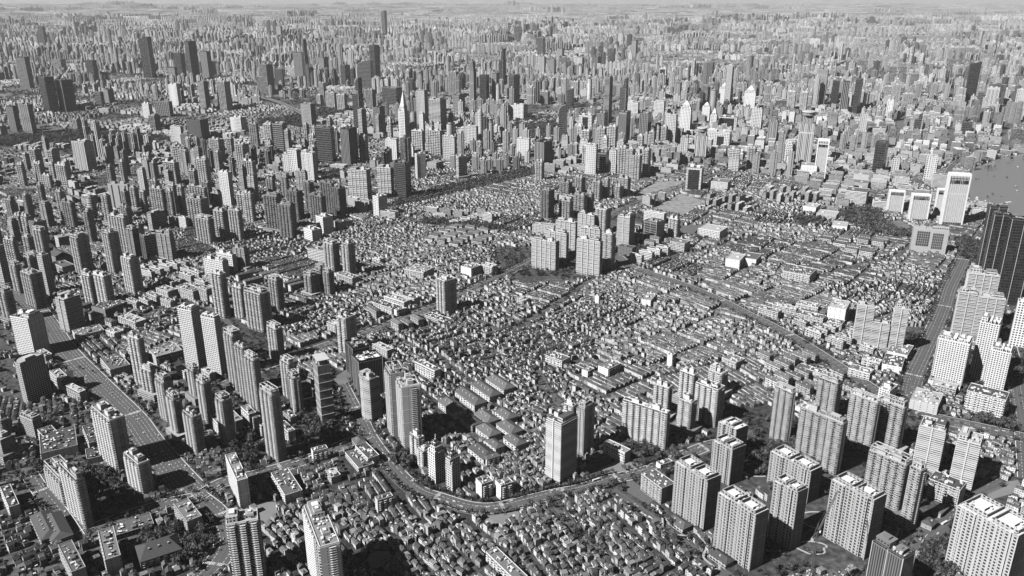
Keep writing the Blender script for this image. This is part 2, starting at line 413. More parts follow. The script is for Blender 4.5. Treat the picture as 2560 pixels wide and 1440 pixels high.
('m', -252, 972, 11, 23, 14, -57, 0.5, ''),
('m', -41, 936, 24, 17, 18, -60, 0.78, ''),
('m', -15, 934, 23, 13, 19, -60, 0.78, ''),
('m', 5, 758, 13, 64, 16, -55, 0.55, ''),
('m', 164, 1025, 18, 40, 14, -45, 0.8, ''),
('m', 200, 925, 25, 42, 24, -58, 0.42, ''),
('m', 214, 1010, 7, 10, 22, -62, 0.7, ''),
('g', 217, 862, 7, 28, 17, -55, 0.5, ''),
('g', 255, 795, 7, 26, 15, -55, 0.5, ''),
('m', 593, 916, 28, 40, 27, -45, 0.5, ''),
('g', 561, 895, 7, 11, 23, -50, 0.35, ''),
('g', 536, 868, 7, 15, 17, -50, 0.3, ''),
('m', -856, 1587, 18, 44, 55, -28, 0.2, ''),
('m', -653, 1354, 18, 41, 48, -50, 0.45, ''),
('m', -713, 1302, 17, 64, 34, -50, 0.55, ''),
('m', -850, 1457, 14, 40, 50, -50, 0.5, ''),
('m', -785, 1473, 13, 33, 20, -35, 0.6, ''),
('m', -764, 1521, 16, 64, 24, -35, 0.55, ''),
('m', -783, 1259, 21, 42, 16, -45, 0.6, ''),
('g', -768, 1244, 15, 57, 18, -60, 0.4, ''),
('m', -139, 1548, 7, 59, 21, -40, 0.6, ''),
('m', -254, 1599, 16, 60, 24, -39, 0.7, ''),
('m', -233, 1633, 17, 63, 24, -39, 0.7, ''),
('m', -214, 1657, 16, 38, 23, -39, 0.7, ''),
('m', -243, 1590, 15, 11, 22, -50, 0.68, ''),
('m', -352, 1492, 24, 27, 16, -40, 0.6, ''),
('m', -234, 1387, 15, 58, 16, -45, 0.55, ''),
('m', -136, 1289, 21, 56, 14, -45, 0.8, ''),
('g', -14, 1237, 11, 56, 24, -55, 0.65, ''),
('g', -37, 1208, 13, 60, 24, -55, 0.65, ''),
('g', -61, 1179, 13, 62, 24, -55, 0.65, ''),
('g', -93, 1154, 13, 51, 24, -55, 0.65, ''),
('g', -8, 1134, 12, 35, 21, -55, 0.65, ''),
('g', -39, 1123, 12, 39, 23, -55, 0.65, ''),
('g', -36, 1016, 13, 10, 22, -60, 0.5, ''),
('g', -41, 1019, 11, 44, 24, -55, 0.65, ''),
('g', -24, 1047, 12, 27, 16, -55, 0.65, ''),
('g', 6, 1056, 11, 34, 20, -55, 0.65, ''),
('g', -2, 1091, 11, 40, 24, -55, 0.65, ''),
('g', -35, 1083, 11, 38, 23, -55, 0.65, ''),
('g', -62, 1114, 12, 36, 21, -55, 0.65, ''),
('m', 91, 1342, 15, 40, 24, -42, 0.7, ''),
('g', 116, 1427, 8, 10, 22, -50, 0.6, ''),
('m', 171, 1305, 16, 23, 37, -45, 0.7, ''),
('m', 135, 1307, 11, 14, 19, -45, 0.7, ''),
('m', 302, 1649, 15, 22, 45, -25, 0.75, ''),
('m', 407, 1337, 14, 29, 27, -50, 0.55, ''),
('m', 292, 1346, 24, 10, 13, -40, 0.8, ''),
('m', 191, 1669, 17, 10, 11, -30, 0.75, ''),
('m', 31, 1664, 11, 25, 18, -30, 0.75, ''),
('m', 732, 1368, 14, 35, 55, -36, 0.6, ''),
('m', 686, 1550, 33, 35, 55, -30, 0.7, ''),
('m', 600, 1594, 16, 51, 17, -35, 0.6, ''),
('m', 556, 1576, 16, 44, 21, -40, 0.6, ''),
('m', 639, 1544, 15, 55, 24, -35, 0.6, ''),
('m', 652, 1610, 14, 47, 24, -35, 0.65, ''),
('m', 666, 1513, 16, 29, 25, -35, 0.6, ''),
('m', 551, 1294, 12, 50, 16, -45, 0.7, ''),
('m', 632, 1294, 13, 37, 22, -40, 0.72, ''),
('m', 668, 1337, 14, 32, 16, -40, 0.7, ''),
('m', 700, 1319, 13, 33, 54, -30, 0.72, ''),
('m', 691, 1170, 15, 42, 55, -35, 0.5, ''),
('m', 755, 1237, 11, 37, 24, -36, 0.5, ''),
('m', 788, 1154, 35, 56, 35, -38, 0.75, ''),
('m', 770, 1251, 8, 50, 55, -36, 0.7, ''),
('m', 470, 1174, 10, 10, 22, -55, 0.7, ''),
('m', 1179, 2484, 26, 41, 24, -16, 0.8, ''),
('m', 1125, 2519, 47, 64, 60, -30, 0.6, ''),
('m', 1386, 2786, 33, 45, 24, -20, 0.8, ''),
('m', 1394, 2738, 18, 64, 24, -20, 0.7, ''),
('m', 1500, 2756, 52, 44, 24, -20, 0.6, ''),
('m', 1101, 2900, 54, 55, 55, -20, 0.8, ''),
('m', 697, 1793, 22, 64, 60, -35, 0.65, ''),
('m', 933, 2037, 9, 33, 37, -30, 0.8, ''),
('m', 937, 2435, 19, 39, 55, -35, 0.8, ''),
('m', 970, 2356, 15, 57, 55, -30, 0.85, ''),
('m', 962, 2249, 11, 41, 55, -25, 0.8, ''),
('m', 309, 1996, 25, 40, 24, -33, 0.2, ''),
('m', 448, 2321, 30, 64, 18, -33, 0.65, ''),
('m', 118, 2208, 25, 64, 23, -20, 0.6, ''),
('m', 571, 2146, 26, 64, 60, -35, 0.65, ''),
('m', 453, 2040, 24, 42, 39, -35, 0.6, ''),
('m', 327, 1947, 21, 34, 13, -35, 0.65, ''),
('m', 357, 1973, 21, 37, 14, -35, 0.65, ''),
('m', 381, 1996, 22, 37, 14, -35, 0.65, ''),
('m', 405, 2013, 22, 34, 15, -35, 0.65, ''),
('m', 737, 2726, 32, 64, 60, -25, 0.7, ''),
('m', 561, 1900, 24, 35, 55, -30, 0.85, ''),
('m', 608, 1922, 19, 35, 55, -30, 0.8, ''),
('m', -645, 3089, 16, 64, 30, -20, 0.7, ''),
('m', -289, 3067, 31, 43, 45, -30, 0.3, ''),
('m', -498, 2244, 25, 24, 47, -50, 0.6, ''),
('m', -350, 2356, 25, 53, 20, -25, 0.7, ''),
('m', -373, 1785, 18, 59, 22, -40, 0.5, ''),
('m', -472, 1954, 32, 55, 24, -25, 0.7, ''),
('m', -119, 2338, 10, 41, 15, -25, 0.8, ''),
('m', -159, 2308, 10, 30, 18, -25, 0.8, ''),
('m', -98, 1841, 23, 34, 37, -40, 0.7, ''),
('m', -48, 1855, 22, 36, 22, -35, 0.6, ''),
('m', -211, 1827, 18, 57, 44, -30, 0.6, ''),
('m', -332, 1941, 13, 26, 15, -30, 0.7, ''),
('m', -517, 1766, 22, 64, 13, -30, 0.65, ''),
('m', -1501, 2774, 17, 27, 52, -50, 0.3, ''),
('g', -1129, 1922, 24, 64, 32, -40, 0.35, ''),
('m', -1085, 1855, 22, 61, 28, -40, 0.45, ''),
('m', -1209, 2076, 30, 32, 35, -45, 0.4, ''),
('m', -705, 1681, 24, 64, 24, -35, 0.55, ''),
('m', -672, 1674, 31, 36, 17, -35, 0.5, ''),
('m', -766, 1693, 19, 46, 24, -35, 0.6, ''),
('m', -2243, 4576, 31, 64, 24, -15, 0.6, ''),
('m', 1768, 3863, 34, 58, 55, -25, 0.85, ''),
('m', 1232, 2762, 20, 64, 60, -28, 0.6, '')]
ROADS=[('boulevard', 44, 8, [(-1149, 1766), (-1041, 1645), (-941, 1523), (-879, 1444), (-823, 1380), (-768, 1321), (-696, 1244), (-612, 1154), (-558, 1086), (-489, 1006), (-431, 942)]),
('boulevard', 30, 4, [(-431, 942), (-395, 909), (-371, 876), (-356, 839), (-357, 805), (-366, 777)]),
('cross street', 24, 4, [(-546, 854), (-528, 881), (-501, 903), (-459, 930), (-431, 942), (-405, 977), (-365, 996), (-328, 1019), (-291, 1044), (-256, 1078), (-223, 1110)]),
('side street', 16, 2, [(-723, 984), (-706, 997), (-688, 1006), (-678, 1020)]),
('side street', 20, 3, [(-693, 1002), (-660, 966), (-621, 928), (-585, 891), (-551, 854)]),
('curving road', 22, 4, [(-299, 1281), (-268, 1208), (-240, 1148), (-219, 1098), (-186, 1036), (-149, 979), (-124, 953), (-98, 939), (-62, 921), (-32, 916), (0, 924), (27, 936), (60, 949), (89, 958), (112, 969), (141, 984), (183, 1001), (221, 1022), (291, 1071), (339, 1092), (377, 1119)]),
('lane road', 11, 2, [(138, 959), (166, 919), (188, 887), (211, 850), (234, 816), (258, 777)]),
('lane road', 8, 2, [(53, 940), (73, 891), (87, 862), (95, 839), (117, 820)]),
('diagonal boulevard', 27, 6, [(-504, 1274), (-455, 1349), (-409, 1398), (-362, 1444), (-305, 1496), (-242, 1565), (-170, 1649), (-75, 1785), (51, 1973), (194, 2224), (387, 2550), (594, 2786), (745, 2981), (998, 3243)]),
('elevated avenue', 31, 6, [(271, 2013), (295, 1925), (349, 1855), (410, 1777), (463, 1688), (497, 1614), (529, 1550), (557, 1482), (577, 1425), (597, 1354), (615, 1289), (632, 1239), (654, 1197), (688, 1158), (749, 1123), (800, 1092)]),
('river avenue', 33, 6, [(1268, 2157), (1179, 2013), (1095, 1885), (1018, 1771), (948, 1657), (854, 1513), (779, 1401), (710, 1297), (658, 1201)]),
('side avenue', 24, 4, [(981, 1473), (937, 1380), (855, 1222), (798, 1110), (729, 984)]),
('ring street', 18, 3, [(-417, 2411), (-340, 2388), (-260, 2321), (-175, 2291), (0, 2257), (57, 2236)]),
('tree road', 20, 3, [(-429, 2411), (-367, 2550), (-225, 2715), (-58, 2900), (108, 3089), (228, 3284)]),
('side street', 14, 2, [(316, 1963), (437, 2013), (547, 2083), (698, 2196)]),
('side street', 12, 2, [(1017, 2459), (1141, 2534), (1202, 2586), (1371, 2786)]),
('side street', 12, 2, [(0, 1513), (78, 1633), (168, 1785), (265, 1963)]),
('side street', 12, 2, [(-444, 1416), (-508, 1533), (-564, 1669), (-630, 1827)]),
('side street', 9, 2, [(47, 1337), (55, 1289), (68, 1237), (83, 1201), (102, 1141)]),
('side street', 11, 2, [(100, 994), (129, 1025), (186, 1104), (268, 1141)]),
('lower right street', 18, 3, [(463, 783), (492, 816), (537, 866), (584, 900), (624, 945), (690, 984)]),
('side street', 14, 2, [(-1680, 3126), (-1546, 3243), (-1452, 3413), (-1116, 3533)]),
('side street', 14, 2, [(-520, 1416), (-604, 1576), (-679, 1645), (-748, 1664), (-781, 1576)]),
('river road', 24, 4, [(2498, 3733), (2302, 3650), (2116, 3542), (1910, 3369), (1759, 3203), (1616, 2981)]),
('side street', 12, 2, [(755, 1855), (879, 1947), (1000, 2013), (1119, 2157)])]
AREAS=[('park', [(6, 3808), (215, 3808), (242, 4127), (242, 4515), (101, 4591), (21, 4368)]),
('park', [(-373, 2499), (-240, 2641), (-57, 2836), (89, 2981), (77, 3111), (-74, 2981), (-239, 2798), (-379, 2586)]),
('park', [(-272, 2321), (-140, 2278), (11, 2216), (12, 2265), (-131, 2343), (-266, 2374)]),
('park', [(1008, 2435), (1141, 2534), (1148, 2459), (1102, 2269), (1144, 2236), (1113, 2157), (1047, 2196), (1001, 2278)]),
('park', [(856, 2388), (935, 2388), (923, 2321), (833, 2299)]),
('park', [(-623, 1020), (-564, 994), (-510, 936), (-516, 900), (-549, 891), (-588, 954)]),
('park', [(494, 820), (539, 850), (537, 798), (513, 770), (476, 770)]),
('park', [(-478, 854), (-418, 891), (-387, 891), (-372, 820), (-402, 798), (-458, 827)]),
('park', [(751, 1161), (781, 1181), (808, 1148), (790, 1116), (739, 1139)]),
('park', [(-435, 1069), (-401, 1116), (-365, 1014), (-412, 999)]),
('park', [(-358, 1194), (-288, 1208), (-252, 1092), (-317, 1081)]),
('park', [(133, 1069), (229, 1063), (247, 1036), (200, 1030), (131, 1052)]),
('park', [(357, 1069), (441, 1104), (439, 994), (356, 945), (345, 1004)]),
('park', [(-190, 1047), (-155, 1047), (-124, 984), (-99, 950), (-134, 969), (-161, 1004)]),
('park', [(-1363, 4368), (-1165, 4515), (-1182, 4978), (-953, 4670), (-937, 4368), (-1044, 4101), (-1283, 4165)]),
('park', [(-722, 3016), (-646, 3089), (-596, 2981), (-685, 2913)]),
('park', [(-2428, 3863), (-1911, 3979), (-1591, 3808), (-1539, 3630), (-2255, 3571)]),
('park', [(-2868, 5109), (-2493, 5206), (-2308, 4803), (-2633, 4670)]),
('park', [(-341, 4368), (-223, 4591), (-173, 4440), (-288, 4204)]),
('park', [(286, 4515), (380, 4591), (351, 4231), (283, 4127)]),
('park', [(1219, 2157), (1283, 2196), (1277, 2083), (1164, 1931), (1166, 2013)]),
('park', [(522, 2216), (585, 2196), (576, 2157), (510, 2157)]),
('park', [(913, 1380), (964, 1416), (900, 1281), (879, 1281)]),
('park', [(556, 875), (611, 900), (544, 812), (525, 812)]),
('lawn', [(1077, 2321), (1168, 2365), (1166, 2269), (1116, 2236)]),
('lawn', [(-318, 1305), (-300, 1346), (-260, 1222), (-274, 1208), (-295, 1244)]),
('bare', [(451, 2509), (571, 2703), (626, 2613), (599, 2519), (517, 2421), (472, 2449)]),
('bare', [(403, 2669), (519, 2881), (641, 2913), (582, 2756), (418, 2586)]),
('court', [(127, 1012), (153, 1034), (194, 1025), (183, 999), (137, 994)]),
('court', [(-177, 812), (-173, 829), (-152, 829), (-143, 812), (-167, 794)]),
('court', [(-37, 906), (11, 911), (8, 891), (-34, 879)]),
('court', [(-346, 931), (-319, 931), (-303, 891), (-332, 883)]),
('plaza', [(165, 989), (179, 969), (196, 940), (183, 925), (155, 959)]),
('court', [(656, 969), (715, 984), (709, 959), (649, 936)]),
('plaza', [(493, 2299), (604, 2321), (574, 2196), (473, 2196)]),
('compound', [(-633, 1281), (-557, 1434), (-501, 1453), (-442, 1329), (-301, 1313), (-234, 1092), (-337, 1020), (-537, 1081)]),
('compound', [(165, 1036), (268, 1141), (358, 1167), (447, 1104), (670, 1141), (533, 858), (425, 783), (293, 783), (262, 850), (223, 936)]),
('compound', [(806, 1453), (1249, 2013), (1333, 2013), (817, 1141), (689, 1222)]),
('compound', [(31, 2013), (74, 2411), (355, 2411), (432, 2157), (321, 1931), (210, 1827), (39, 1885)]),
('compound', [(-72, 954), (-53, 1036), (-24, 1036), (-48, 927)]),
('water', [(2291, 3458), (2167, 3422), (1989, 3301), (1829, 3157), (1739, 3045), (1592, 2786), (1496, 2586), (1513, 2499), (1532, 2411), (1573, 2157), (1605, 1669), (3111, 3458)])]
TZ=[([(-2085, 3284), (-1081, 3413), (-734, 2321), (-698, 1980), (-956, 1870), (-1240, 1855)], 14, 62, 105, 0.3, 0.55, 44), ([(-1240, 1855), (-1098, 1827), (-977, 1599), (-1061, 1555)], 12, 60, 95, 0.35, 0.5, 5), ([(-1214, 3863), (78, 3979), (65, 3284), (-1043, 3284)], 12, 60, 120, 0.35, 0.65, 14), ([(94, 3808), (786, 3808), (517, 3052), (70, 2786)], 12, 60, 100, 0.5, 0.68, 14), ([(-802, 1116), (-733, 1116), (-701, 1004), (-735, 1004)], 10, 28, 50, 0.35, 0.5, 3)]
LOW=[[(-3223, 5206), (-2028, 5109), (-1429, 4591), (-1273, 3808), (-1529, 3650), (-1759, 3284), (-2085, 3284)], [(-1777, 5411), (-957, 5206), (-810, 4368), (-1323, 4231)], [(-11078, 33033), (10427, 17376), (16114, 26984), (-19941, 59650)], [(767, 4368), (1363, 4515), (3409, 5520), (3025, 4368), (2188, 3458), (1712, 3067), (581, 3067)]]
SPOT={'paths': [(352, 1009), (304, 913), (400, 891), (372, 835), (232, 805), (-406, 1092), (491, 812)], 'crane': [(335, 743)], 'boats': [(1974, 3141), (1765, 2798), (1736, 2738), (1601, 2560), (1541, 2630), (1479, 2321)]}
FLY=[(-1859, 5587), (-1641, 5307), (-1399, 4978), (-1136, 4485), (-969, 4127)]
PATH=[(196, 891), (193, 858), (212, 854), (234, 850), (240, 831), (232, 812), (241, 794)]
PROM=[(2408, 3591), (2232, 3533), (2038, 3404), (1881, 3268), (1742, 3089), (1567, 2786)]

# ------------------------------------------------------------------ materials
def new_mat(name, rough=0.85):
    m = bpy.data.materials.new(name); m.use_nodes = True
    b = m.node_tree.nodes['Principled BSDF']; b.inputs['Roughness'].default_value = rough
    b.inputs['Specular IOR Level'].default_value = 0.25
    return m, m.node_tree, b
def nd(nt, t, **k):
    o = nt.nodes.new(t)
    for a, v in k.items(): setattr(o, a, v)
    return o
def mth(nt, op, a, b=None, c=None):
    o = nt.nodes.new('ShaderNodeMath'); o.operation = op
    for i, v in enumerate((a, b, c)):
        if v is None: continue
        if isinstance(v, (int, float)): o.inputs[i].default_value = v
        else: nt.links.new(v, o.inputs[i])
    return o.outputs[0]
def mixv(nt, f, a, b):       # a + f*(b-a), scalars
    return mth(nt, 'MULTIPLY_ADD', mth(nt, 'SUBTRACT', b, a), f, a)
def tone_in(nt):
    a = nd(nt, 'ShaderNodeAttribute', attribute_name='tone'); return a.outputs['Fac']
def dirt(nt, scale, amp, detail=4):
    g = nd(nt, 'ShaderNodeNewGeometry'); nz = nd(nt, 'ShaderNodeTexNoise'); nz.inputs['Scale'].default_value = scale
    nz.inputs['Detail'].default_value = detail
    nt.links.new(g.outputs['Position'], nz.inputs['Vector'])
    return mth(nt, 'MULTIPLY_ADD', nz.outputs['Fac'], 2*amp, 1-amp)
def plain(name, v=None, rough=0.85, scale=0.3, amp=0.25, spec=0.25):
    m, nt, b = new_mat(name, rough)
    t = tone_in(nt) if v is None else v
    nt.links.new(mth(nt, 'MULTIPLY', dirt(nt, scale, amp), t), b.inputs['Base Color'])
    b.inputs['Specular IOR Level'].default_value = spec
    return m
def fac(name, pu, pv, wu, wv, dk, lt, pl, line=0.0, rough=0.8, glassy=False, every=0):
    """window grid: pitch pu x pv metres, opening wu x wv, glass value dk, share pl of openings at lt"""
    m, nt, b = new_mat(name, rough)
    uv = nd(nt, 'ShaderNodeUVMap'); sx = nd(nt, 'ShaderNodeSeparateXYZ'); nt.links.new(uv.outputs[0], sx.inputs[0])
    cu = mth(nt, 'DIVIDE', sx.outputs[0], pu); cv = mth(nt, 'DIVIDE', sx.outputs[1], pv)
    mu = mth(nt, 'LESS_THAN', mth(nt, 'ABSOLUTE', mth(nt, 'SUBTRACT', mth(nt, 'FRACT', cu), 0.5)), wu/pu/2)
    mv = mth(nt, 'LESS_THAN', mth(nt, 'ABSOLUTE', mth(nt, 'SUBTRACT', mth(nt, 'FRACT', cv), 0.5)), wv/pv/2)
    mask = mth(nt, 'MULTIPLY', mu, mv)
    cb = nd(nt, 'ShaderNodeCombineXYZ')
    nt.links.new(mth(nt, 'FLOOR', cu), cb.inputs[0]); nt.links.new(mth(nt, 'FLOOR', cv), cb.inputs[1])
    wn = nd(nt, 'ShaderNodeTexWhiteNoise'); wn.noise_dimensions = '2D'; nt.links.new(cb.outputs[0], wn.inputs['Vector'])
    r = wn.outputs['Value']
    sel = mth(nt, 'LESS_THAN', r, pl)
    wnd = mixv(nt, sel, mth(nt, 'MULTIPLY_ADD', r, dk, dk*0.5), mth(nt, 'MULTIPLY_ADD', r, lt*0.8, lt*0.6))
    t = tone_in(nt)
    wall = mth(nt, 'MULTIPLY', t, dirt(nt, 0.08, 0.16))
    if every:
        ln = mth(nt, 'LESS_THAN', mth(nt, 'FRACT', mth(nt, 'DIVIDE', sx.outputs[1], every)), 0.5/every)
        wall = mixv(nt, ln, wall, mth(nt, 'MULTIPLY', t, 1.9))
    c = mixv(nt, mask, wall, wnd)
    nt.links.new(c, b.inputs['Base Color'])
    rr = mixv(nt, mask, mth(nt, 'ADD', rough, 0.0), mth(nt, 'ADD', 0.25, 0.0)); nt.links.new(rr, b.inputs['Roughness'])
    if glassy: b.inputs['Specular IOR Level'].default_value = 0.5
    bp = nd(nt, 'ShaderNodeBump'); bp.inputs['Strength'].default_value = 0.5; bp.inputs['Distance'].default_value = 0.5
    nt.links.new(mth(nt, 'SUBTRACT', 1.0, mask), bp.inputs['Height']); nt.links.new(bp.outputs[0], b.inputs['Normal'])
    return m
M = {}
M['balc'] = fac('balcony_facade', 3.4, 3.1, 2.8, 2.0, 0.03, 0.3, 0.3)
M['grid'] = fac('window_grid_facade', 3.3, 3.2, 1.9, 1.8, 0.035, 0.16, 0.2)
M['quad'] = fac('deep_window_facade', 4.3, 3.45, 2.4, 2.0, 0.03, 0.12, 0.2)
M['band'] = fac('ribbon_window_facade', 4.0, 3.1, 3.7, 1.5, 0.05, 0.3, 0.25)
M['glass'] = fac('curtain_wall', 3.0, 4.0, 2.7, 3.3, 0.02, 0.07, 0.12, rough=0.4, glassy=True)
M['fins'] = fac('vertical_fin_facade', 2.4, 60.0, 1.3, 57.0, 0.05, 0.08, 0.1)
M['side'] = fac('end_wall', 7.5, 3.1, 0.9, 1.1, 0.05, 0.1, 0.1, every=18.6)
M['low'] = fac('lane_house_wall', 3.0, 3.2, 1.2, 1.5, 0.04, 0.2, 0.3)
M['roof'] = plain('flat_roof', None, 0.9, 0.25, 0.35)
M['tile'] = plain('tiled_roof', None, 0.85, 0.5, 0.4)
M['plain'] = plain('painted_wall', None, 0.85, 0.1, 0.15)
M['conc'] = plain('concrete', 0.42, 0.9, 0.2, 0.2)
M['steel'] = plain('painted_steel', 0.12, 0.5, 0.5, 0.2)
M['darkbay'] = fac('balcony_recess', 2.6, 3.1, 2.2, 2.6, 0.04, 0.3, 0.3)
M['darkglass'] = plain('dark_glass', 0.02, 0.12, 0.1, 0.2, 0.5)
M['screen'] = plain('mesh_screen', 0.06, 0.6, 0.3, 0.6)
M['white'] = plain('white_paint', 0.8, 0.7, 0.2, 0.08)
M['leaf'] = plain('foliage', None, 0.9, 0.15, 0.5, 0.1)
M['bark'] = plain('bark', 0.08, 0.95)
M['asphalt'] = plain('asphalt', 0.105, 0.9, 0.05, 0.25)
M['paint'] = plain('road_paint', 0.7, 0.8, 0.5, 0.2)
M['pave'] = plain('paving', 0.13, 0.9, 0.3, 0.4)
M['park'] = plain('park_soil', 0.07, 0.95, 0.06, 0.6)
M['lawn'] = plain('lawn', 0.16, 0.95, 0.03, 0.5)
M['bare'] = plain('bare_soil', 0.26, 0.95, 0.045, 0.7)
M['court'] = plain('sports_court', 0.22, 0.9, 0.05, 0.15)
M['car'] = plain('car_paint', None, 0.35, 0.1, 0.05, 0.5)
def water_mat():
    m, nt, b = new_mat('river_water', 0.28); b.inputs['Base Color'].default_value = (.2, .2, .2, 1)
    b.inputs['Specular IOR Level'].default_value = 0.5
    nz = nd(nt, 'ShaderNodeTexNoise'); nz.inputs['Scale'].default_value = 0.12; nz.inputs['Detail'].default_value = 6
    g = nd(nt, 'ShaderNodeNewGeometry'); nt.links.new(g.outputs['Position'], nz.inputs['Vector'])
    bp = nd(nt, 'ShaderNodeBump'); bp.inputs['Strength'].default_value = 0.4; bp.inputs['Distance'].default_value = 1
    nt.links.new(nz.outputs['Fac'], bp.inputs['Height']); nt.links.new(bp.outputs[0], b.inputs['Normal']); return m
M['water'] = water_mat()
def ground_mat():
    m, nt, b = new_mat('city_ground', 0.95)
    g = nd(nt, 'ShaderNodeNewGeometry')
    def nz(s, d, dist=0):
        o = nd(nt, 'ShaderNodeTexNoise'); o.inputs['Scale'].default_value = s; o.inputs['Detail'].default_value = d
        nt.links.new(g.outputs['Position'], o.inputs['Vector']); return o.outputs['Fac']
    fine = mth(nt, 'POWER', nz(0.12, 6), 1.6)
    big = nz(0.0012, 8)
    v = mth(nt, 'MULTIPLY', fine, mth(nt, 'MULTIPLY_ADD', big, 1.1, 0.1))
    vo = nd(nt, 'ShaderNodeTexVoronoi'); vo.inputs['Scale'].default_value = 0.0035; nt.links.new(g.outputs['Position'], vo.inputs['Vector'])
    s2 = nd(nt, 'ShaderNodeRGBToBW'); nt.links.new(vo.outputs['Color'], s2.inputs[0])
    v = mth(nt, 'MULTIPLY', v, mth(nt, 'MULTIPLY_ADD', s2.outputs[0], 0.9, 0.55))
    sy_ = nd(nt, 'ShaderNodeSeparateXYZ'); nt.links.new(g.outputs['Position'], sy_.inputs[0])
    v = mth(nt, 'MULTIPLY', v, mth(nt, 'MINIMUM', mth(nt, 'MULTIPLY_ADD', sy_.outputs[1], 0.00009, 0.5), 2.6))  # ground lightens with distance: horizon haze brightness painted into its colour
    nt.links.new(mth(nt, 'MULTIPLY', v, 0.6), b.inputs['Base Color']); return m
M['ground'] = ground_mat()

# ------------------------------------------------------------------ mesh helpers
def bulk(name, V, polys, mats, parent=None, link=True):
    """polys: list of (corner index array n x k, uv n x k x 2 or None, tone n, material index n)"""
    me = bpy.data.meshes.new(name)
    V = np.asarray(V, dtype=np.float32).reshape(-1, 3)
    me.vertices.add(len(V)); me.vertices.foreach_set('co', V.ravel())
    li = np.concatenate([p[0].ravel() for p in polys]).astype(np.int32)
    cnt = np.concatenate([np.full(len(p[0]), p[0].shape[1]) for p in polys])
    st = np.concatenate([[0], np.cumsum(cnt)[:-1]]).astype(np.int32)
    me.loops.add(len(li)); me.loops.foreach_set('vertex_index', li)
    me.polygons.add(len(cnt)); me.polygons.foreach_set('loop_start', st)
    me.polygons.foreach_set('material_index', np.concatenate([p[3] for p in polys]).astype(np.int32))
    me.update(calc_edges=True)
    uv = me.uv_layers.new(name='UVMap')
    uv.data.foreach_set('uv', np.concatenate([(p[1] if p[1] is not None else np.zeros(p[0].shape+(2,))).reshape(-1) for p in polys]).astype(np.float32))
    a = me.attributes.new('tone', 'FLOAT', 'FACE'); a.data.foreach_set('value', np.concatenate([p[2] for p in polys]).astype(np.float32))
    me.shade_flat()
    for m in mats: me.materials.append(M[m])
    if not link: return me
    o = bpy.data.objects.new(name, me); col.objects.link(o); o.parent = parent
    return o
class MB:
    us = 1.0
    def __init__(s): s.v = []; s.f = []; s.m = []
    def mi(s, m):
        if m not in s.m: s.m.append(m)
        return s.m.index(m)
    def face(s, pts, m, t, uv=None):
        i = len(s.v); s.v += [tuple(p) for p in pts]
        s.f.append((list(range(i, i+len(pts))), uv or [(p[0]+p[1], p[2]) for p in pts], t, s.mi(m)))
    def prism(s, poly, z0, z1, m, t, mr='roof', tr=0.3, top=True, u0=0.0):
        """poly counter clockwise; m, t may be lists per edge"""
        n = len(poly); u = u0
        for i in range(n):
            a, b = poly[i], poly[(i+1) % n]; L = math.dist(a, b)
            mm = m[i] if isinstance(m, list) else m; tt = t[i] if isinstance(t, list) else t
            s.face([(a[0], a[1], z0), (b[0], b[1], z0), (b[0], b[1], z1), (a[0], a[1], z1)], mm, tt, [(u, z0), (u+L, z0), (u+L, z1), (u, z1)])
            u += L
        if top: s.face([(p[0], p[1], z1) for p in poly], mr, tr)
    def box(s, cx, cy, z0, w, d, h, m='plain', t=0.5, mr=None, tr=None, a=0.0):
        c, q = math.cos(a), math.sin(a)
        P = [(cx+c*x-q*y, cy+q*x+c*y) for x, y in ((-w/2, -d/2), (w/2, -d/2), (w/2, d/2), (-w/2, d/2))]
        s.prism(P, z0, z0+h, m, t, mr or m, t if tr is None else tr, u0=cx)
        if z0 > 3: s.face([(p[0], p[1], z0) for p in P[::-1]], m, t)
    def bar(s, p, q, r, m='steel', t=0.2):
        p, q = Vector(p), Vector(q); d = (q-p).normalized(); a = d.cross(Vector((0, 0, 1)))
        if a.length < .1: a = Vector((1, 0, 0))
        a.normalize(); b = d.cross(a)
        o = [a*r+b*r, -a*r+b*r, -a*r-b*r, a*r-b*r]
        for i in range(4): s.face([p+o[i], p+o[(i+1) % 4], q+o[(i+1) % 4], q+o[i]], m, t)
    def build(s, name, parent=None, loc=None, rz=None):
        by = {}
        for f in s.f: by.setdefault(len(f[0]), []).append(f)
        polys = [(np.array([f[0] for f in fs]), np.array([f[1] for f in fs], dtype=float)*MB.us, np.array([f[2] for f in fs]), np.array([f[3] for f in fs])) for fs in by.values()]
        V = np.array(s.v, dtype=float); _, ix, inv = np.unique(np.round(V*50).astype(np.int64), axis=0, return_index=True, return_inverse=True); inv = inv.reshape(-1)
        polys = [(inv[p[0]], p[1], p[2], p[3]) for p in polys]; polys = [tuple(q[[len(set(r)) == len(r) for r in p[0].tolist()]] for q in p) for p in polys]; polys = [p for p in polys if len(p[0])]
        o = bulk(name, V[ix], polys, s.m, parent)
        if loc: o.location = loc
        if rz is not None: o.rotation_euler = (0, 0, rz)
        return o
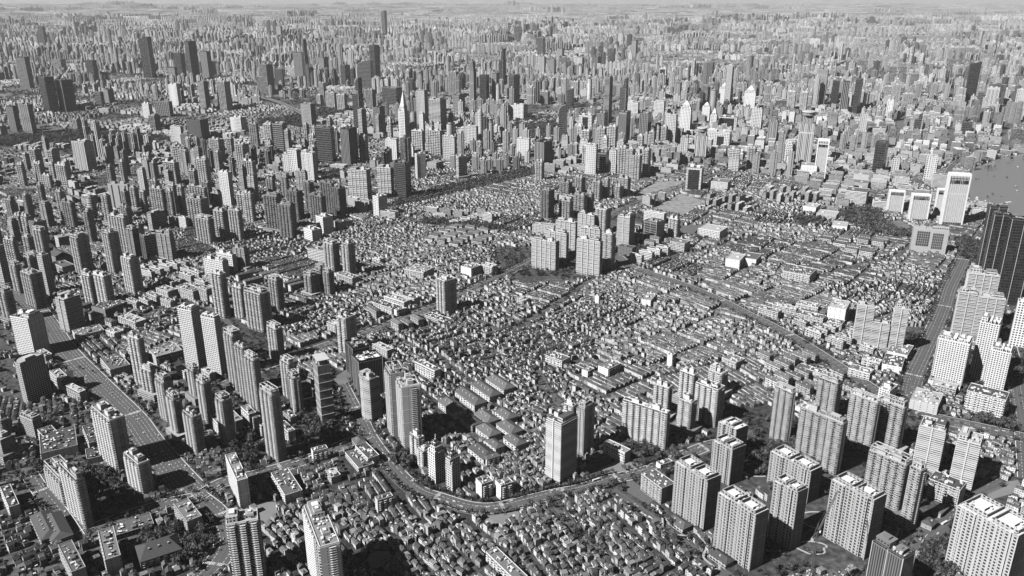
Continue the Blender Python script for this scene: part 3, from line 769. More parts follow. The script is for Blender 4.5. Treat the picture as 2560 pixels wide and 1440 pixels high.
def balstack(mb, x, w, y, out, z0, z1, step, hh, t, side=False):
    """one column of balconies as a single folded strip, projecting by out from the plane y (or x when side)"""
    f = (lambda a, b, z: (a, b, z)) if not side else (lambda a, b, z: (-b, a, z))
    z = z0
    while z < z1:
        A = [(y-.03, z), (y-out, z), (y-out, z+hh), (y-.03, z+hh), (y-.03, z+step)]
        for (p, q) in zip(A, A[1:]): mb.face([f(x-w/2, p[0], p[1]), f(x+w/2, p[0], p[1]), f(x+w/2, q[0], q[1]), f(x-w/2, q[0], q[1])][::-1] if 0 else [f(x-w/2, p[0], p[1]), f(x+w/2, p[0], p[1]), f(x+w/2, q[0], q[1]), f(x-w/2, q[0], q[1])], 'plain' if q[0] != y-.03 or p[0] != y-.03 else 'darkbay', t)
        for s in (-1, 1): mb.face([f(x+s*w/2, a, b) for a, b in A[:4]], 'plain', t)
        z += step
def struct(o, kind='structure'): o['kind'] = kind; return o
def project(x, y, z):
    zz = z-CH; C, S = math.cos(TH), math.sin(TH)
    d = y*C-zz*S; u = y*S+zz*C
    return 1280+2030*x/d, 720-2030*u/d, d
ENT = []   # things waiting for their label: obj, px, py, category, description, landmark text, group
def thing(o, x, y, z, cat, desc, lm='', group=None):
    px, py, _ = project(x, y, z); ENT.append((o, px, py, cat, desc, lm, group))
def empty(name, x, y, rz=0.0, z=0.0):
    o = bpy.data.objects.new(name, None); col.objects.link(o); o.location = (x, y, z); o.rotation_euler = (0, 0, rz); o.empty_display_size = 5
    return o

# ------------------------------------------------------------------ occupancy raster of the near city
OX, OY, CS = -2900.0, 640.0, 3.0
occ = np.zeros((int(3600/CS), int(5800/CS)), dtype=bool)   # rows y, cols x
def mark(poly, grid=None):
    g = occ if grid is None else grid
    P = np.array(poly, dtype=float); x0, y0 = P.min(0); x1, y1 = P.max(0)
    i0, i1 = max(0, int((y0-OY)/CS)), min(g.shape[0], int((y1-OY)/CS)+2); j0, j1 = max(0, int((x0-OX)/CS)), min(g.shape[1], int((x1-OX)/CS)+2)
    if i1 <= i0 or j1 <= j0: return
    xs = OX+(np.arange(j0, j1)+.5)*CS; ys = OY+(np.arange(i0, i1)+.5)*CS
    Xg, Yg = np.meshgrid(xs, ys); g[i0:i1, j0:j1] |= inpoly(Xg, Yg, P)
def inpoly(X, Y, P):
    r = np.zeros(np.shape(X), dtype=bool); n = len(P)
    for i in range(n):
        xa, ya = P[i]; xb, yb = P[(i+1) % n]
        c = (ya > Y) != (yb > Y)
        r ^= c & (X < (xb-xa)*(Y-ya)/((yb-ya) if yb != ya else 1e-9)+xa)
    return r
def isocc(X, Y, grid=None):
    g = occ if grid is None else grid
    i = ((np.asarray(Y)-OY)/CS).astype(int); j = ((np.asarray(X)-OX)/CS).astype(int)
    out = (i < 0) | (j < 0) | (i >= g.shape[0]) | (j >= g.shape[1])
    return g[np.clip(i, 0, g.shape[0]-1), np.clip(j, 0, g.shape[1]-1)] & ~out
def rectpoly(cx, cy, w, d, a, m=0.0):
    c, s = math.cos(a), math.sin(a)
    return [(cx+c*x-s*y, cy+s*x+c*y) for x, y in ((-w/2-m, -d/2-m), (w/2+m, -d/2-m), (w/2+m, d/2+m), (-w/2-m, d/2+m))]

# ------------------------------------------------------------------ ground, roads, water, parks
def sheet(name, poly, z, m):
    mb = MB(); mb.face([(x, y, z) for x, y in poly], m, .3); return struct(mb.build(name))
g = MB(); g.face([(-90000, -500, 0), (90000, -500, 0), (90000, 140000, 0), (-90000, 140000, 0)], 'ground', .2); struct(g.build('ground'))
def smooth(pts, n=5):
    P = [Vector(p) for p in pts]; out = []
    P = [P[0]*2-P[1]]+P+[P[-1]*2-P[-2]]
    for i in range(1, len(P)-2):
        for k in range(n):
            t = k/n; a, b, c, d = P[i-1], P[i], P[i+1], P[i+2]
            out.append(0.5*((2*b)+(c-a)*t+(2*a-5*b+4*c-d)*t*t+(3*b-a-3*c+d)*t**3))
    out.append(P[-2]); return out
def ribbon(pts, off0, off1):
    L, Rr = [], []
    for i, p in enumerate(pts):
        t = (pts[min(i+1, len(pts)-1)]-pts[max(i-1, 0)]).normalized(); nn = Vector((-t.y, t.x))
        L.append(p+nn*off0); Rr.append(p+nn*off1)
    return L, Rr
def strip(mb, pts, o0, o1, z, m, t=.3, thick=0):
    L, Rr = ribbon(pts, o0, o1)
    for i in range(len(pts)-1):
        a, b, c, d = Rr[i], Rr[i+1], L[i+1], L[i]
        mb.face([(a.x, a.y, z), (b.x, b.y, z), (c.x, c.y, z), (d.x, d.y, z)], m, t)
        if thick:
            for p, q in ((d, a), (a, b), (b, c), (c, d)):
                mb.face([(p.x, p.y, z-thick), (q.x, q.y, z-thick), (q.x, q.y, z), (p.x, p.y, z)], m, t)
    return L, Rr
LANES = []
zk = 0
for name, wd, ln, pts in ROADS:
    P = smooth(pts); zk += 1; z = 0.02+zk*0.004; sw = 4.0 if wd > 14 else 2.0
    mb = MB(); L, Rr = strip(mb, P, wd/2+sw, -wd/2-sw, z, 'pave', .3); struct(mb.build('pavement'))
    mark([(v.x, v.y) for v in L]+[(v.x, v.y) for v in Rr[::-1]])
    mb = MB(); strip(mb, P, wd/2, -wd/2, z+0.12, 'asphalt'); struct(mb.build('road'))
    mk = MB(); lw = wd/ln
    if ln > 2 and P[0].y < 3000:
        for k in range(1, ln):
            off = -wd/2+k*lw
            if k == ln//2:
                strip(mk, P, off+.9, off-.9, z+.3, 'pave')
                continue
            acc = 0
            for i in range(len(P)-1):
                a, b = P[i], P[i+1]; d = (b-a); Ls = d.length; d.normalize(); nn = Vector((-d.y, d.x)); s = 0
                while s < Ls-4:
                    p = a+d*s+nn*off; q = a+d*(s+4)+nn*off; h = nn*.25
                    mk.face([(*(p-h), z+.14), (*(q-h), z+.14), (*(q+h), z+.14), (*(p+h), z+.14)], 'paint', .7); s += 10
    for i in range(6, len(P)-3, 14):                     # zebra crossings
        if wd < 18: break
        a, b = P[i], P[i+1]; d = (b-a).normalized(); nn = Vector((-d.y, d.x))
        k = -wd/2+1
        while k < wd/2-1:
            p = a+nn*k; mk.face([(*(p-d*2.5), z+.15), (*(p+d*2.5), z+.15), (*(p+d*2.5+nn*.8), z+.15), (*(p-d*2.5+nn*.8), z+.15)], 'paint', .7); k += 1.8
    if wd >= 20:
        for o_ in (wd/2+.5, -wd/2-.5): strip(mk, P, o_+.5, o_-.5, z+.9, 'paint', .6)
    if mk.f: struct(mk.build('road_marking'))
    LANES.append((P, wd, ln, z+0.12, name))
TREES = []          # x, y, radius
comp = np.zeros_like(occ)
zk = 0
for kind, pts in AREAS:
    zk += 1; z = 0.012+zk*0.0002
    if kind == 'compound': mark(pts, comp); continue
    nm = {'park': ('park_ground', 'park'), 'lawn': ('lawn', 'lawn'), 'bare': ('bare_ground', 'bare'), 'court': ('sports_court', 'court'), 'plaza': ('plaza', 'pave'), 'water': ('river', 'water')}[kind]
    sheet(nm[0], pts if inpoly(0, 0, pts) is None else pts, z if kind != 'water' else 0.6, nm[1])
    mark(pts)
    if kind == 'park':
        A = np.array(pts, float); x0, y0 = A.min(0); x1, y1 = A.max(0)
        nT = int((x1-x0)*(y1-y0)/(60 if A[:, 1].mean() < 2500 else 110))
        X = rng.uniform(x0, x1, nT); Y = rng.uniform(y0, y1, nT); k = inpoly(X, Y, A)
        for x, y in zip(X[k], Y[k]): TREES.append((x, y, random.uniform(3.2, 6)))
P = smooth(PROM, 4); mb = MB(); strip(mb, P, 16, -14, 1.4, 'conc', .3, 1.4); struct(mb.build('promenade'))
mb = MB(); strip(mb, P, -14.2, -17, 2.2, 'white', .6, 2.2); struct(mb.build('river_wall'))
P = smooth(FLY, 4)
fo = empty('elevated_road', P[0].x, P[0].y)
def local(o, mb, name, par):
    ob = mb.build(name, par); ob.matrix_parent_inverse = par.matrix_basis.inverted(); return ob
mb = MB(); strip(mb, P, 13, -13, 14, 'pave', .3, 1.6); local(None, mb, 'deck', fo)
for s in (13, -13.6): 
    mb = MB(); strip(mb, P, s+.6, s, 15.2, 'conc', .4, 1.2); local(None, mb, 'parapet', fo)
for p in P[::2]:
    mb = MB(); mb.box(p.x, p.y, 0, 4, 3, 12.2, 'conc'); local(None, mb, 'pier', fo)
thing(fo, P[6].x, P[6].y, 14, 'elevated road', 'long elevated motorway on concrete piers', 'elevated motorway curving through the upper left district')

# ------------------------------------------------------------------ towers
def rounded(w, d, left=True, n=6):
    r = d*.48; P = [(w/2, -d/2), (w/2, d/2)]
    for k in range(n*2+1):
        a = R(90+180*k/(n*2)); P.append((-w/2+r+r*math.cos(a), d/2*math.sin(a)))
    return P
def bays(w, d, nb, p):
    """footprint with nb projecting bays on each long side; returns polygon ccw and a flag per edge (1 long face)"""
    P, E = [], []; bw = w/nb; g = bw*.28
    x = -w/2
    for i in range(nb):
        for xx, yy, f in ((x+g/2, -d/2+p, 0), (x+g/2, -d/2, 1), (x+bw-g/2, -d/2, 0), (x+bw-g/2, -d/2+p, 1)): P.append((xx, yy)); E.append(f)
        x += bw
    P[0] = (-w/2, -d/2+p); P[-1] = (w/2, -d/2+p); E[-1] = 2
    x = w/2
    Q = [(-a, -b) for a, b in P]; Q[0] = (w/2, d/2-p); Q[-1] = (-w/2, d/2-p)
    return P+Q, E+E[:-1]+[2]
def ring(mb, w, d, z, h, th, m, t):
    for x, y, a, b in ((0, -d/2+th/2, w, th), (0, d/2-th/2, w, th), (-w/2+th/2, 0, th, d-2*th-.02), (w/2-th/2, 0, th, d-2*th-.02)): mb.box(x, y, z, a, b, h, m, t)
def clutter(mb, w, d, z, k, rr=.3):
    for _ in range(k):
        a, b = random.uniform(1.2, 4.5), random.uniform(1.2, 3.5)
        if w < a+4 or d < b+4: continue
        mb.box(random.uniform(-w/2+a/2+1.2, w/2-a/2-1.2), random.uniform(-d/2+b/2+1.2, d/2-b/2-1.2), z+.003*random.random(), a, b, random.uniform(.8, 2.6), 'plain', random.choice((.08, .3, .6, .8, .8)))
def roofkit(root, w, d, h, t, near, rt=None, core=True):
    rt = rt if rt is not None else random.choice((.14, .22, .35, .5))
    mb = MB(); ring(mb, w, d, h, 1.3, .5, 'plain', min(.85, t*1.15)); mb.build('parapet', root)
    if core and min(w, d) > 7:
        n = 1 if w < 26 else 2
        for i in range(n):
            cw = min(w*.35/n+3, 12); cd = min(d*.55, 9); cx = (i-(n-1)/2)*w/2*.9+random.uniform(-1, 1); hh = random.uniform(4, 9)
            mb = MB(); mb.box(cx, random.uniform(-.1, .1)*d, h, cw, cd, hh, 'plain', min(.85, t*1.1), 'roof', rt)
            mb.box(cx+.3, 0, h+hh, cw*.4, cd*.4, 1.6, 'plain', t); mb.build('lift_house', root)
    if core and w > 15 and random.random() < .4:
        mb = MB(); s_ = random.choice((-1, 1)); pw, pd, ph = w*random.uniform(.3, .5), d*random.uniform(.6, .85), random.uniform(3, 10)
        mb.box(s_*(w/2-pw/2-.6), 0, h+.01, pw, pd, ph, 'grid', t, 'roof', rt); mb.box(s_*(w/2-pw/2-.6), 0, h+ph, pw*.5, pd*.5, 2.5, 'plain', t); mb.build('penthouse', root)
    if core and near and random.random() < .35:
        mb = MB(); mb.prism([(w*.3+1.8*math.cos(k*.785), -d*.2+1.8*math.sin(k*.785)) for k in range(8)], h, h+4.5, 'plain', .75, 'plain', .6); mb.build('water_tank', root)
    if near:
        mb = MB(); clutter(mb, w, d, h, int(w*d/45)+3)
        if mb.f: mb.build('roof_plant', root)
def tower(st, X, Y, h, w, d, a, t, lab, idx):
    a = R(a); u = (math.cos(a), math.sin(a)); v = (-u[1], u[0])
    cx, cy = X-u[0]*w/2+v[0]*d/2, Y-u[1]*w/2+v[1]*d/2
    dist = math.hypot(cx, cy); near = dist < 2300; MB.us = 1/1.2 if dist < 1700 else 1/1.6 if dist < 3000 else 1/2.2; t = min(.85, t*(1.18 if st in 'WFPNX' else 1.03))
    nm = {'R': 'residential_tower', 'H': 'residential_tower', 'N': 'residential_tower', 'Q': 'residential_tower', 'B': 'residential_tower', 'S': 'residential_tower'}.get(st, 'office_tower')
    root = empty(nm, cx, cy, a)
    mark(rectpoly(cx, cy, w, d, a, 3)); 
    uo = random.randint(0, 90)*3.0; mb = MB(); rt = random.choice((.1, .16, .25, .4))
    tw = 'tower' if w < 1.9*d or w < 26 else 'slab'
    tn = 'dark' if t < .3 else 'grey' if t < .5 else 'pale' if t < .7 else 'white'
    hh = 'tall' if h > 105 else 'low' if h < 55 else ''
    rect = [(-w/2, -d/2), (w/2, -d/2), (w/2, d/2), (-w/2, d/2)]
    kind = 'residential'
    if st == 'R':
        nb = max(1, round(w/11)); p = 1.8 if d > 9 else 1.0
        if nb*11 > 12 and w > 15:
            F, E = bays(w, d, max(2, nb), p); mb.prism(F, 0, h, ['side' if e_ == 2 else 'balc' for e_ in E], t, 'roof', rt, u0=uo)
        else: nb = 1; mb.prism(rect, 0, h, ['balc', 'side', 'balc', 'side'], t, 'roof', rt, u0=uo)
        mb.build('wall', root)
        if dist < 3300:
            nb = max(2, nb); step = 3.1 if near else 6.2
            for i in range(min(nb, 6)):
                b = MB(); balstack(b, -w/2+(i+.5)*w/nb, w/nb*.5, -d/2, 1.2, 6, h-3, step, 1.0 if near else 1.9, min(.8, t*1.05))
                b.build('balcony_stack', root)
            if near and d > 10:
                b = MB(); balstack(b, d*.12, d*.3, -w/2, 1.1, 6, h-3, step, 1.0, min(.8, t*1.05), True)
                b.build('balcony_stack', root)
        roofkit(root, w-2, d-2*p, h, t, near, rt)
        if near and t < .52 and random.random() < .8:        # open roof frame
            b = MB(); zz = h+7
            for x in (-w/2+2, 0, w/2-2):
                for y in (-d/2+2, d/2-2): b.bar((x, y, h), (x, y, zz), .4, 'plain', .6)
                b.bar((x, -d/2+2, zz), (x, d/2-2, zz), .4, 'plain', .6)
            for y in (-d/2+2, 0, d/2-2): b.bar((-w/2+2, y, zz), (w/2-2, y, zz), .4, 'plain', .6)
            b.build('roof_frame', root)
    elif st in 'HB':
        F = rect if st == 'H' else rounded(w, d)
        if st == 'B':                                       # bowed front
            F = [(-w/2, d/2), (-w/2, -d*.38)]+[(-w/2+w*k/8, -d*.38-d*.14*math.sin(math.pi*k/8)) for k in range(1, 8)]+[(w/2, -d*.38), (w/2, d/2)]
        mb.prism(F, 0, h, 'band', t*.8, 'roof', rt, u0=uo); mb.build('wall', root)
        b = MB(); step = 3.1 if dist < 2300 else 6.2; z = 6; G = [(x*1.045, y*1.07) for x, y in F]
        while z < h-2: b.prism(G, z, z+(1.0 if near else 1.9), 'plain', min(.85, t*1.08), 'plain', t); z += step
        b.build('balcony_bands', root)
        if near or w > 30:
            for i in range(1, max(2, round(w/14))):
                b = MB(); x = -w/2+i*w/max(2, round(w/14)); b.box(x, -d/2-.4 if st == 'H' else 0, 0, 1.6, 3.4 if st == 'H' else d*1.1, h+1, 'plain', min(.85, t*1.1)); b.build('pier', root)
        roofkit(root, w-1, d-1 if st == 'H' else d*.7, h, t, near, rt)
        if w > 24:
            b = MB(); b.box(random.choice((-1, 1))*w*.25, 0, h, w*.35, d*.7, 7, 'band', t, 'roof', rt); b.build('penthouse', root)
    elif st in 'NQW':
        f = {'N': 'grid', 'Q': 'quad', 'W': 'grid'}[st]
        if lab.startswith('ribbed grey'): f = 'fins'
        if st == 'Q' and w > 30:
            k = w*.32; g = 2.0
            F = [(-w/2, -d/2), (-w/2+k, -d/2), (-w/2+k, -d/2+g), (w/2-8, -d/2+g), (w/2-8, -d/2+2*g), (w/2, -d/2+2*g), (w/2, d/2), (-w/2, d/2)]
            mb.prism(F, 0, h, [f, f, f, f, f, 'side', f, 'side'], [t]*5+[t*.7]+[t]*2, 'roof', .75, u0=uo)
        else: mb.prism(rect, 0, h, [f, 'side' if st != 'N' else f, f, 'side' if st != 'N' else f], t, 'roof', .7 if st == 'Q' else rt, u0=uo)
        mb.build('wall', root)
        if st == 'Q':
            for s in (-1, 1) if w > 32 else (0,):
                b = MB(); b2 = MB(); q = MB()
                for (x, y, ww, dd) in ((0, -d*.36, w*.4, 1), (0, d*.36, w*.4, 1), (-w*.2, 0, 1, d*.72-1.1), (w*.2, 0, 1, d*.72-1.1)): b.box(s*w*.25+x, y, h, ww, dd, 5, 'quad', t, 'plain', t)
                b.build('roof_screen', root)
                q.box(s*w*.25, 0, h, w*.16, d*.35, 3.6, 'plain', .8); q.box(s*w*.25+w*.1, d*.1, h, 3, 3, 2, 'plain', .7); q.build('lift_house', root)
            b = MB(); clutter(b, w-2, d-2, h, 12); b.build('roof_plant', root)
            b = MB(); ring(b, w, d*.86, h+.01, 1.2, .6, 'plain', t); b.build('parapet', root)
            if near:
                for i in range(round(w/8)+1):
                    b = MB(); x = -w/2+i*w/round(w/8); y = -d/2+(0 if w <= 30 or x < -w/2+w*.33 else 2.0); b.box(x, y-.25, 0, .9, .5, h+.8, 'plain', min(.8, t*1.12)); b.build('pilaster', root)
        else: roofkit(root, w, d, h, t, near, rt)
        if st == 'N':
            b = MB()
            for i in range(5): b.box(-w/2+w*(i+.5)/5, 0, h, w/9, d*.9, 4.5, 'fins', t, 'plain', t)
            b.build('crown_blocks', root)
        kind = 'office' if st == 'W' else 'residential'
    elif st in 'GSX':
        kind = 'office'
        f = 'glass'
        if 'ribbed' in lab or idx % 5 == 2: f = 'fins'
        if st == 'S': f = 'side'; kind = 'residential'
        if st == 'X': f = 'plain' if t < .6 else 'grid'
        mb.prism(rect, 0, h, f, t, 'roof', .75 if 'white roof' in lab else rt, u0=uo); mb.build('wall', root)
        roofkit(root, w, d, h, max(t, .12), near, None if 'white' not in lab else .75)
        if st == 'G':
            b = MB(); ring(b, w-.6, d-.6, h+1.31, 3.5, .6, 'glass', t); b.build('roof_screen', root)
            if near or 'twin-shaft' in lab:
                for x in (-w/2, 0, w/2):
                    b = MB(); b.box(x, -d/2-.3, 0, .9, .6, h+3, 'plain', .55); b.build('corner_trim', root)
                b = MB(); b.box(w/2+.3, d/2, 0, .6, .9, h+3, 'plain', .55); b.build('corner_trim', root)
        if st == 'S':
            for z in range(8, int(h), 14):
                b = MB(); b.box(0, 0, z, w+1.2, d+1.2, .45, 'plain', .6); b.build('ledge', root)
            b = MB()
            for x in (-w/2+1, w/2-1):
                for y in (-d/2+1, d/2-1): b.bar((x, y, h), (x, y, h+9), .5, 'plain', .5)
            b.box(0, 0, h+9, w, d, .8, 'plain', .5); b.build('roof_frame', root)
        if st == 'X':
            if 'three' in lab: PN = [(-.3, .06, .08, .96), (.05, .06, .08, .96), (.38, .06, .08, .96)]
            elif 'two' in lab: PN = [(-.2, .36, .3, .9), (.22, .3, .22, .86)]
            elif 'arch' in lab: PN = [(0, .4, .3, .92)]
            elif 'gate' in lab: PN = [(.1, .3, 0, .7)]
            else: PN = [(-.02, .74, .06, .94)]
            for x, ww, z0, z1 in PN:
                b = MB(); b.box(x*w, -d/2-.15, z0*h, ww*w, .5, (z1-z0)*h, 'screen' if 'two' in lab else 'glass', .06); b.build('dark_panel', root)
                if 'two' in lab:
                    for j in range(1, 6):
                        b = MB(); b.box(x*w-ww*w/2+ww*w*j/6, -d/2-.5, z0*h, .8, .3, (z1-z0)*h, 'plain', .4); b.build('screen_bar', root)
                        b = MB(); b.box(x*w, -d/2-.55, (z0+(z1-z0)*j/6)*h, ww*w, .35, .8, 'plain', .4); b.build('screen_bar', root)
    elif st == 'F':
        kind = 'office'
        mb.prism([(-w/2+2, -d/2+2), (w/2-2, -d/2+2), (w/2-2, d/2), (-w/2+2, d/2)], 0, h*.95, ['fins', 'plain', 'fins', 'plain'], t*.9, 'roof', .5); mb.build('wall', root)
        for s in (-1, 1):
            b = MB(); b.box(s*(w/2-2), 0, 0, 4, d, h*.98, 'plain', .85); b.build('side_pier', root)
        b = MB(); b.box(0, 0, h*.98, w, d, h*.045, 'plain', .85); b.box(0, 0, h*.94, w-8, d-.5, h*.04, 'fins', .85); b.build('top_frame', root)
        b = MB(); k = int(w/5)
        for i in range(k): b.box(-w/2+4+(w-8)*(i+.5)/k, -d/2+.8, h*.83, 2.4, .6, h*.07, 'glass', .05)
        b.build('upper_window', root)
        b = MB()
        for i in range(k): b.box(-w/2+4+(w-8)*(i+.5)/k, -d/2+.8, 2, 2.6, .6, h*.06, 'glass', .05)
        b.build('entrance_window', root)
        for i in range(k*2+1):
            b = MB(); b.box(-w/2+4+(w-8)*i/(k*2), -d/2+1.6, h*.06, 1.1, .9, h*.77, 'plain', .85); b.build('facade_rib', root)
        b = MB(); b.box(0, d*.9, 0, w*1.1, d*.8, h*.12, 'grid', .8, 'roof', .6); b.build('podium', root)
    elif st == 'K':
        kind = 'office' if 'drum' in lab else 'residential'
        mb.prism(rounded(w, d), 0, h, 'grid' if 'grid' in lab else 'band', t, 'roof', rt, u0=uo); mb.build('wall', root)
        b = MB(); G = [(x*.97, y*.97) for x, y in rounded(w, d)]; b.prism(G, h, h+2.2, 'plain', t*1.2, 'roof', rt, top=False); b.prism(G[::-1], h, h+2.2, 'plain', t, top=False); b.build('parapet', root)
        b = MB(); b.box(w*.2, 0, h, w*.3, d*.4, 5, 'plain', t); b.build('lift_house', root)
        b = MB(); clutter(b, w*.7, d*.7, h, 8); b.build('roof_plant', root)
    elif st in 'CD':
        kind = 'office'; r = w/2; C = [(r*math.cos(k*math.pi/12), r*math.sin(k*math.pi/12)) for k in range(24)]
        mb.prism(C, 0, h, 'band', t, 'roof', rt, u0=uo); mb.build('wall', root)
        b = MB(); z = 8
        while z < h-3: b.prism([(x*1.05, y*1.05) for x, y in C], z, z+2.4, 'plain', min(.85, t*1.3), 'plain', t); z += 7
        b.build('floor_bands', root)
        if st == 'C':
            b = MB(); b.prism([(x*.6, y*.6) for x, y in C], h, h+5, 'plain', t, 'roof', rt); b.build('penthouse', root)
        elif 'cone' in lab:
            b = MB()
            for (z0, r0, z1, r1) in ((h, 1, h*1.1, .75), (h*1.1, .75, h*1.22, .06)):
                for i in range(24):
                    p, q = C[i], C[(i+1) % 24]; b.face([(p[0]*r0, p[1]*r0, z0), (q[0]*r0, q[1]*r0, z0), (q[0]*r1, q[1]*r1, z1), (p[0]*r1, p[1]*r1, z1)], 'plain', .4)
            b.bar((0, 0, h*1.2), (0, 0, h*1.32), .6, 'plain', .6); b.build('cone_roof', root)
        else:
            b = MB(); b.prism([(x*.4, y*.4) for x, y in C], h, h+22, 'plain', t, 'plain', t); b.build('neck', root)
            b = MB(); b.prism([(x*1.3, y*1.3) for x, y in C], h+10, h+15, 'band', t, 'roof', rt); b.face([(x*1.3, y*1.3, h+10) for x, y in C[::-1]], 'plain', t); b.build('saucer', root)
            b = MB(); b.bar((0, 0, h+22), (0, 0, h+42), .6, 'plain', .6); b.build('mast', root)
    elif st == 'P':
        kind = 'office' if 'glass pyramid' not in lab and 'grey tower with' not in lab else 'residential'
        f = 'grid' if t > .5 and 'ring crown' not in lab else 'fins'
        d = min(d, w*1.1); q = .72; hb = h*.86
        mb.prism([(-w/2, -d/2), (w/2, -d/2), (w/2, d/2), (-w/2, d/2)], 0, hb, f, t, 'roof', rt, u0=uo); mb.build('wall', root)
        b = MB(); b.prism([(x*q, y*q) for x, y in rect], hb, h, f, t, 'roof', rt, u0=uo); b.build('upper_storeys', root)
        b = MB(); s = .6
        if 'ring crown' in lab:
            C = [(w*.42*math.cos(k*math.pi/10), w*.42*math.sin(k*math.pi/10)) for k in range(20)]
            b.prism(C, h, h+12, 'fins', .6, 'roof', .3); b.prism([(x*1.15, y*1.15) for x, y in C], h+12, h+15, 'plain', .8, 'roof', .5); b.build('ring_crown', root)
        else:
            ph = w*(1.9 if 'spire' in lab else 1.3 if 'open' in lab else .8 if 'glass' in lab or 'pointed' in lab else .35); B = [(x*s, y*s) for x, y in rect]
            for i in range(4):
                p, r_ = B[i], B[(i+1) % 4]; b.face([(p[0], p[1], h), (r_[0], r_[1], h), (0, 0, h+ph)], 'plain' if t > .7 and 'glass' not in lab else 'glass', t)
            b.build('pyramid_roof', root)
            if 'spire' in lab or 'open' in lab or 'glass' in lab: b = MB(); b.bar((0, 0, h+ph*.9), (0, 0, h+ph*1.35), .5, 'plain', .7); b.build('spire', root)
            for sx in (-1, 1):
                b = MB(); b.box(sx*w*.4, -d*.4, hb, w*.14, d*.14, h*.06, 'plain', t); b.build('corner_turret', root)
    elif st == 'V':
        kind = 'office'; hl = h*.72; f = 'glass'
        if 'leaning' in lab or 'lone far' in lab or 'notched' in lab: hl = h*.94
        xs = w*.0 if hl > h*.9 else w*.12
        mb.prism(rect, 0, hl, f, t, 'roof', rt, u0=uo); mb.build('wall', root)
        b = MB(); x0, x1 = (-w/2+xs, w/2) if hl > h*.9 else (0, w/2); dd = d/2*(.98 if hl > h*.9 else .8)
        z0, z1 = (h*.97, h*1.03) if hl > h*.9 else (h*.94, h*1.04)
        V = [(x0, -dd, hl), (x1, -dd, hl), (x1, dd, hl), (x0, dd, hl), (x0, -dd, z0), (x1, -dd, z1), (x1, dd, z1), (x0, dd, z0)]
        for q in ((0, 1, 5, 4), (1, 2, 6, 5), (2, 3, 7, 6), (3, 0, 4, 7), (4, 5, 6, 7)): b.face([V[i] for i in q], f, t)
        b.build('slanted_top', root)
        b = MB(); b.box(w/2+.2, -d/2-.2, 0, .9, .9, hl, 'plain', .6); b.build('corner_trim', root)
        if 'sculpted' in lab:
            for s in (-1, 1):
                b = MB(); b.bar((w*.25+s*2, 0, h), (w*.25+s*2, 0, h*1.12), .5, 'plain', .7); b.build('mast', root)
        if 'crown' in lab:
            b = MB()
            for i in range(6): b.box(-w/2+w*(i+.5)/6, -d/2+1, hl, 1.5, 1.5, h*.08, 'plain', .6)
            b.build('crown', root)
    elif st == 'A':
        kind = 'office'; n = 8; prof = [(-w/2, 0), (w/2, 0), (w/2, h)]+[(w/2-w*math.sin(R(90*k/n)), h*.78+h*.22*math.cos(R(90*k/n))) for k in range(1, n+1)]
        mb.face([(x, -d/2, z) for x, z in prof], 'glass', t, [(x+50, z) for x, z in prof]); mb.face([(x, d/2, z) for x, z in prof[::-1]], 'glass', t, [(x+50, z) for x, z in prof[::-1]])
        mb.build('wall', root)
        b = MB(); k = len(prof)
        for i in range(1, k):
            p, q = prof[i], prof[(i+1) % k]; b.face([(p[0], -d/2, p[1]), (p[0], d/2, p[1]), (q[0], d/2, q[1]), (q[0], -d/2, q[1])][::-1], 'glass', t)
        b.build('curved_shell', root)
        b = MB()
        for i in range(2, k-1):
            p, q = prof[i], prof[i+1]; b.bar((p[0], -d/2-.4, p[1]), (q[0], -d/2-.4, q[1]), .7, 'plain', .7)
        b.build('edge_trim', root)
    if (st in 'NPW' or st == 'G' and idx % 2) and not near and w > 18:
        n_ = max(4, min(9, int(w/6)))
        for i in range(n_):
            b = MB(); b.box(-w/2+w*i/(n_-1), -d/2-.35, 0, max(1.3, dist/1900), .7, h*.84 if st == 'P' else h, 'plain', min(.85, max(t*1.1, .4))); b.build('facade_rib', root)
    # podium
    if st in 'RNH' and dist < 3500 and random.random() < .3:
        P = rectpoly(cx, cy, w+16, d+14, a)
        if not isocc([p[0] for p in P], [p[1] for p in P]).any():
            b = MB(); ph = random.choice((7, 10, 13)); b.box(0, 1, 0, w+14, d+12, ph, 'band', .5, 'roof', random.choice((.2, .4))); b.build('podium', root); mark(rectpoly(cx, cy, w+14, d+12, a, 3))
    desc = ' '.join(s for s in (hh, tn, 'residential' if kind == 'residential' else 'office', tw) if s)
    thing(root, cx, cy, h*.6, 'apartment tower' if kind == 'residential' else 'office tower', desc, lab, 'residential towers across the city' if kind == 'residential' else 'office towers across the city')
    root.name = 'residential_tower' if kind == 'residential' else 'office_tower'; MB.us = 1.0
    return root

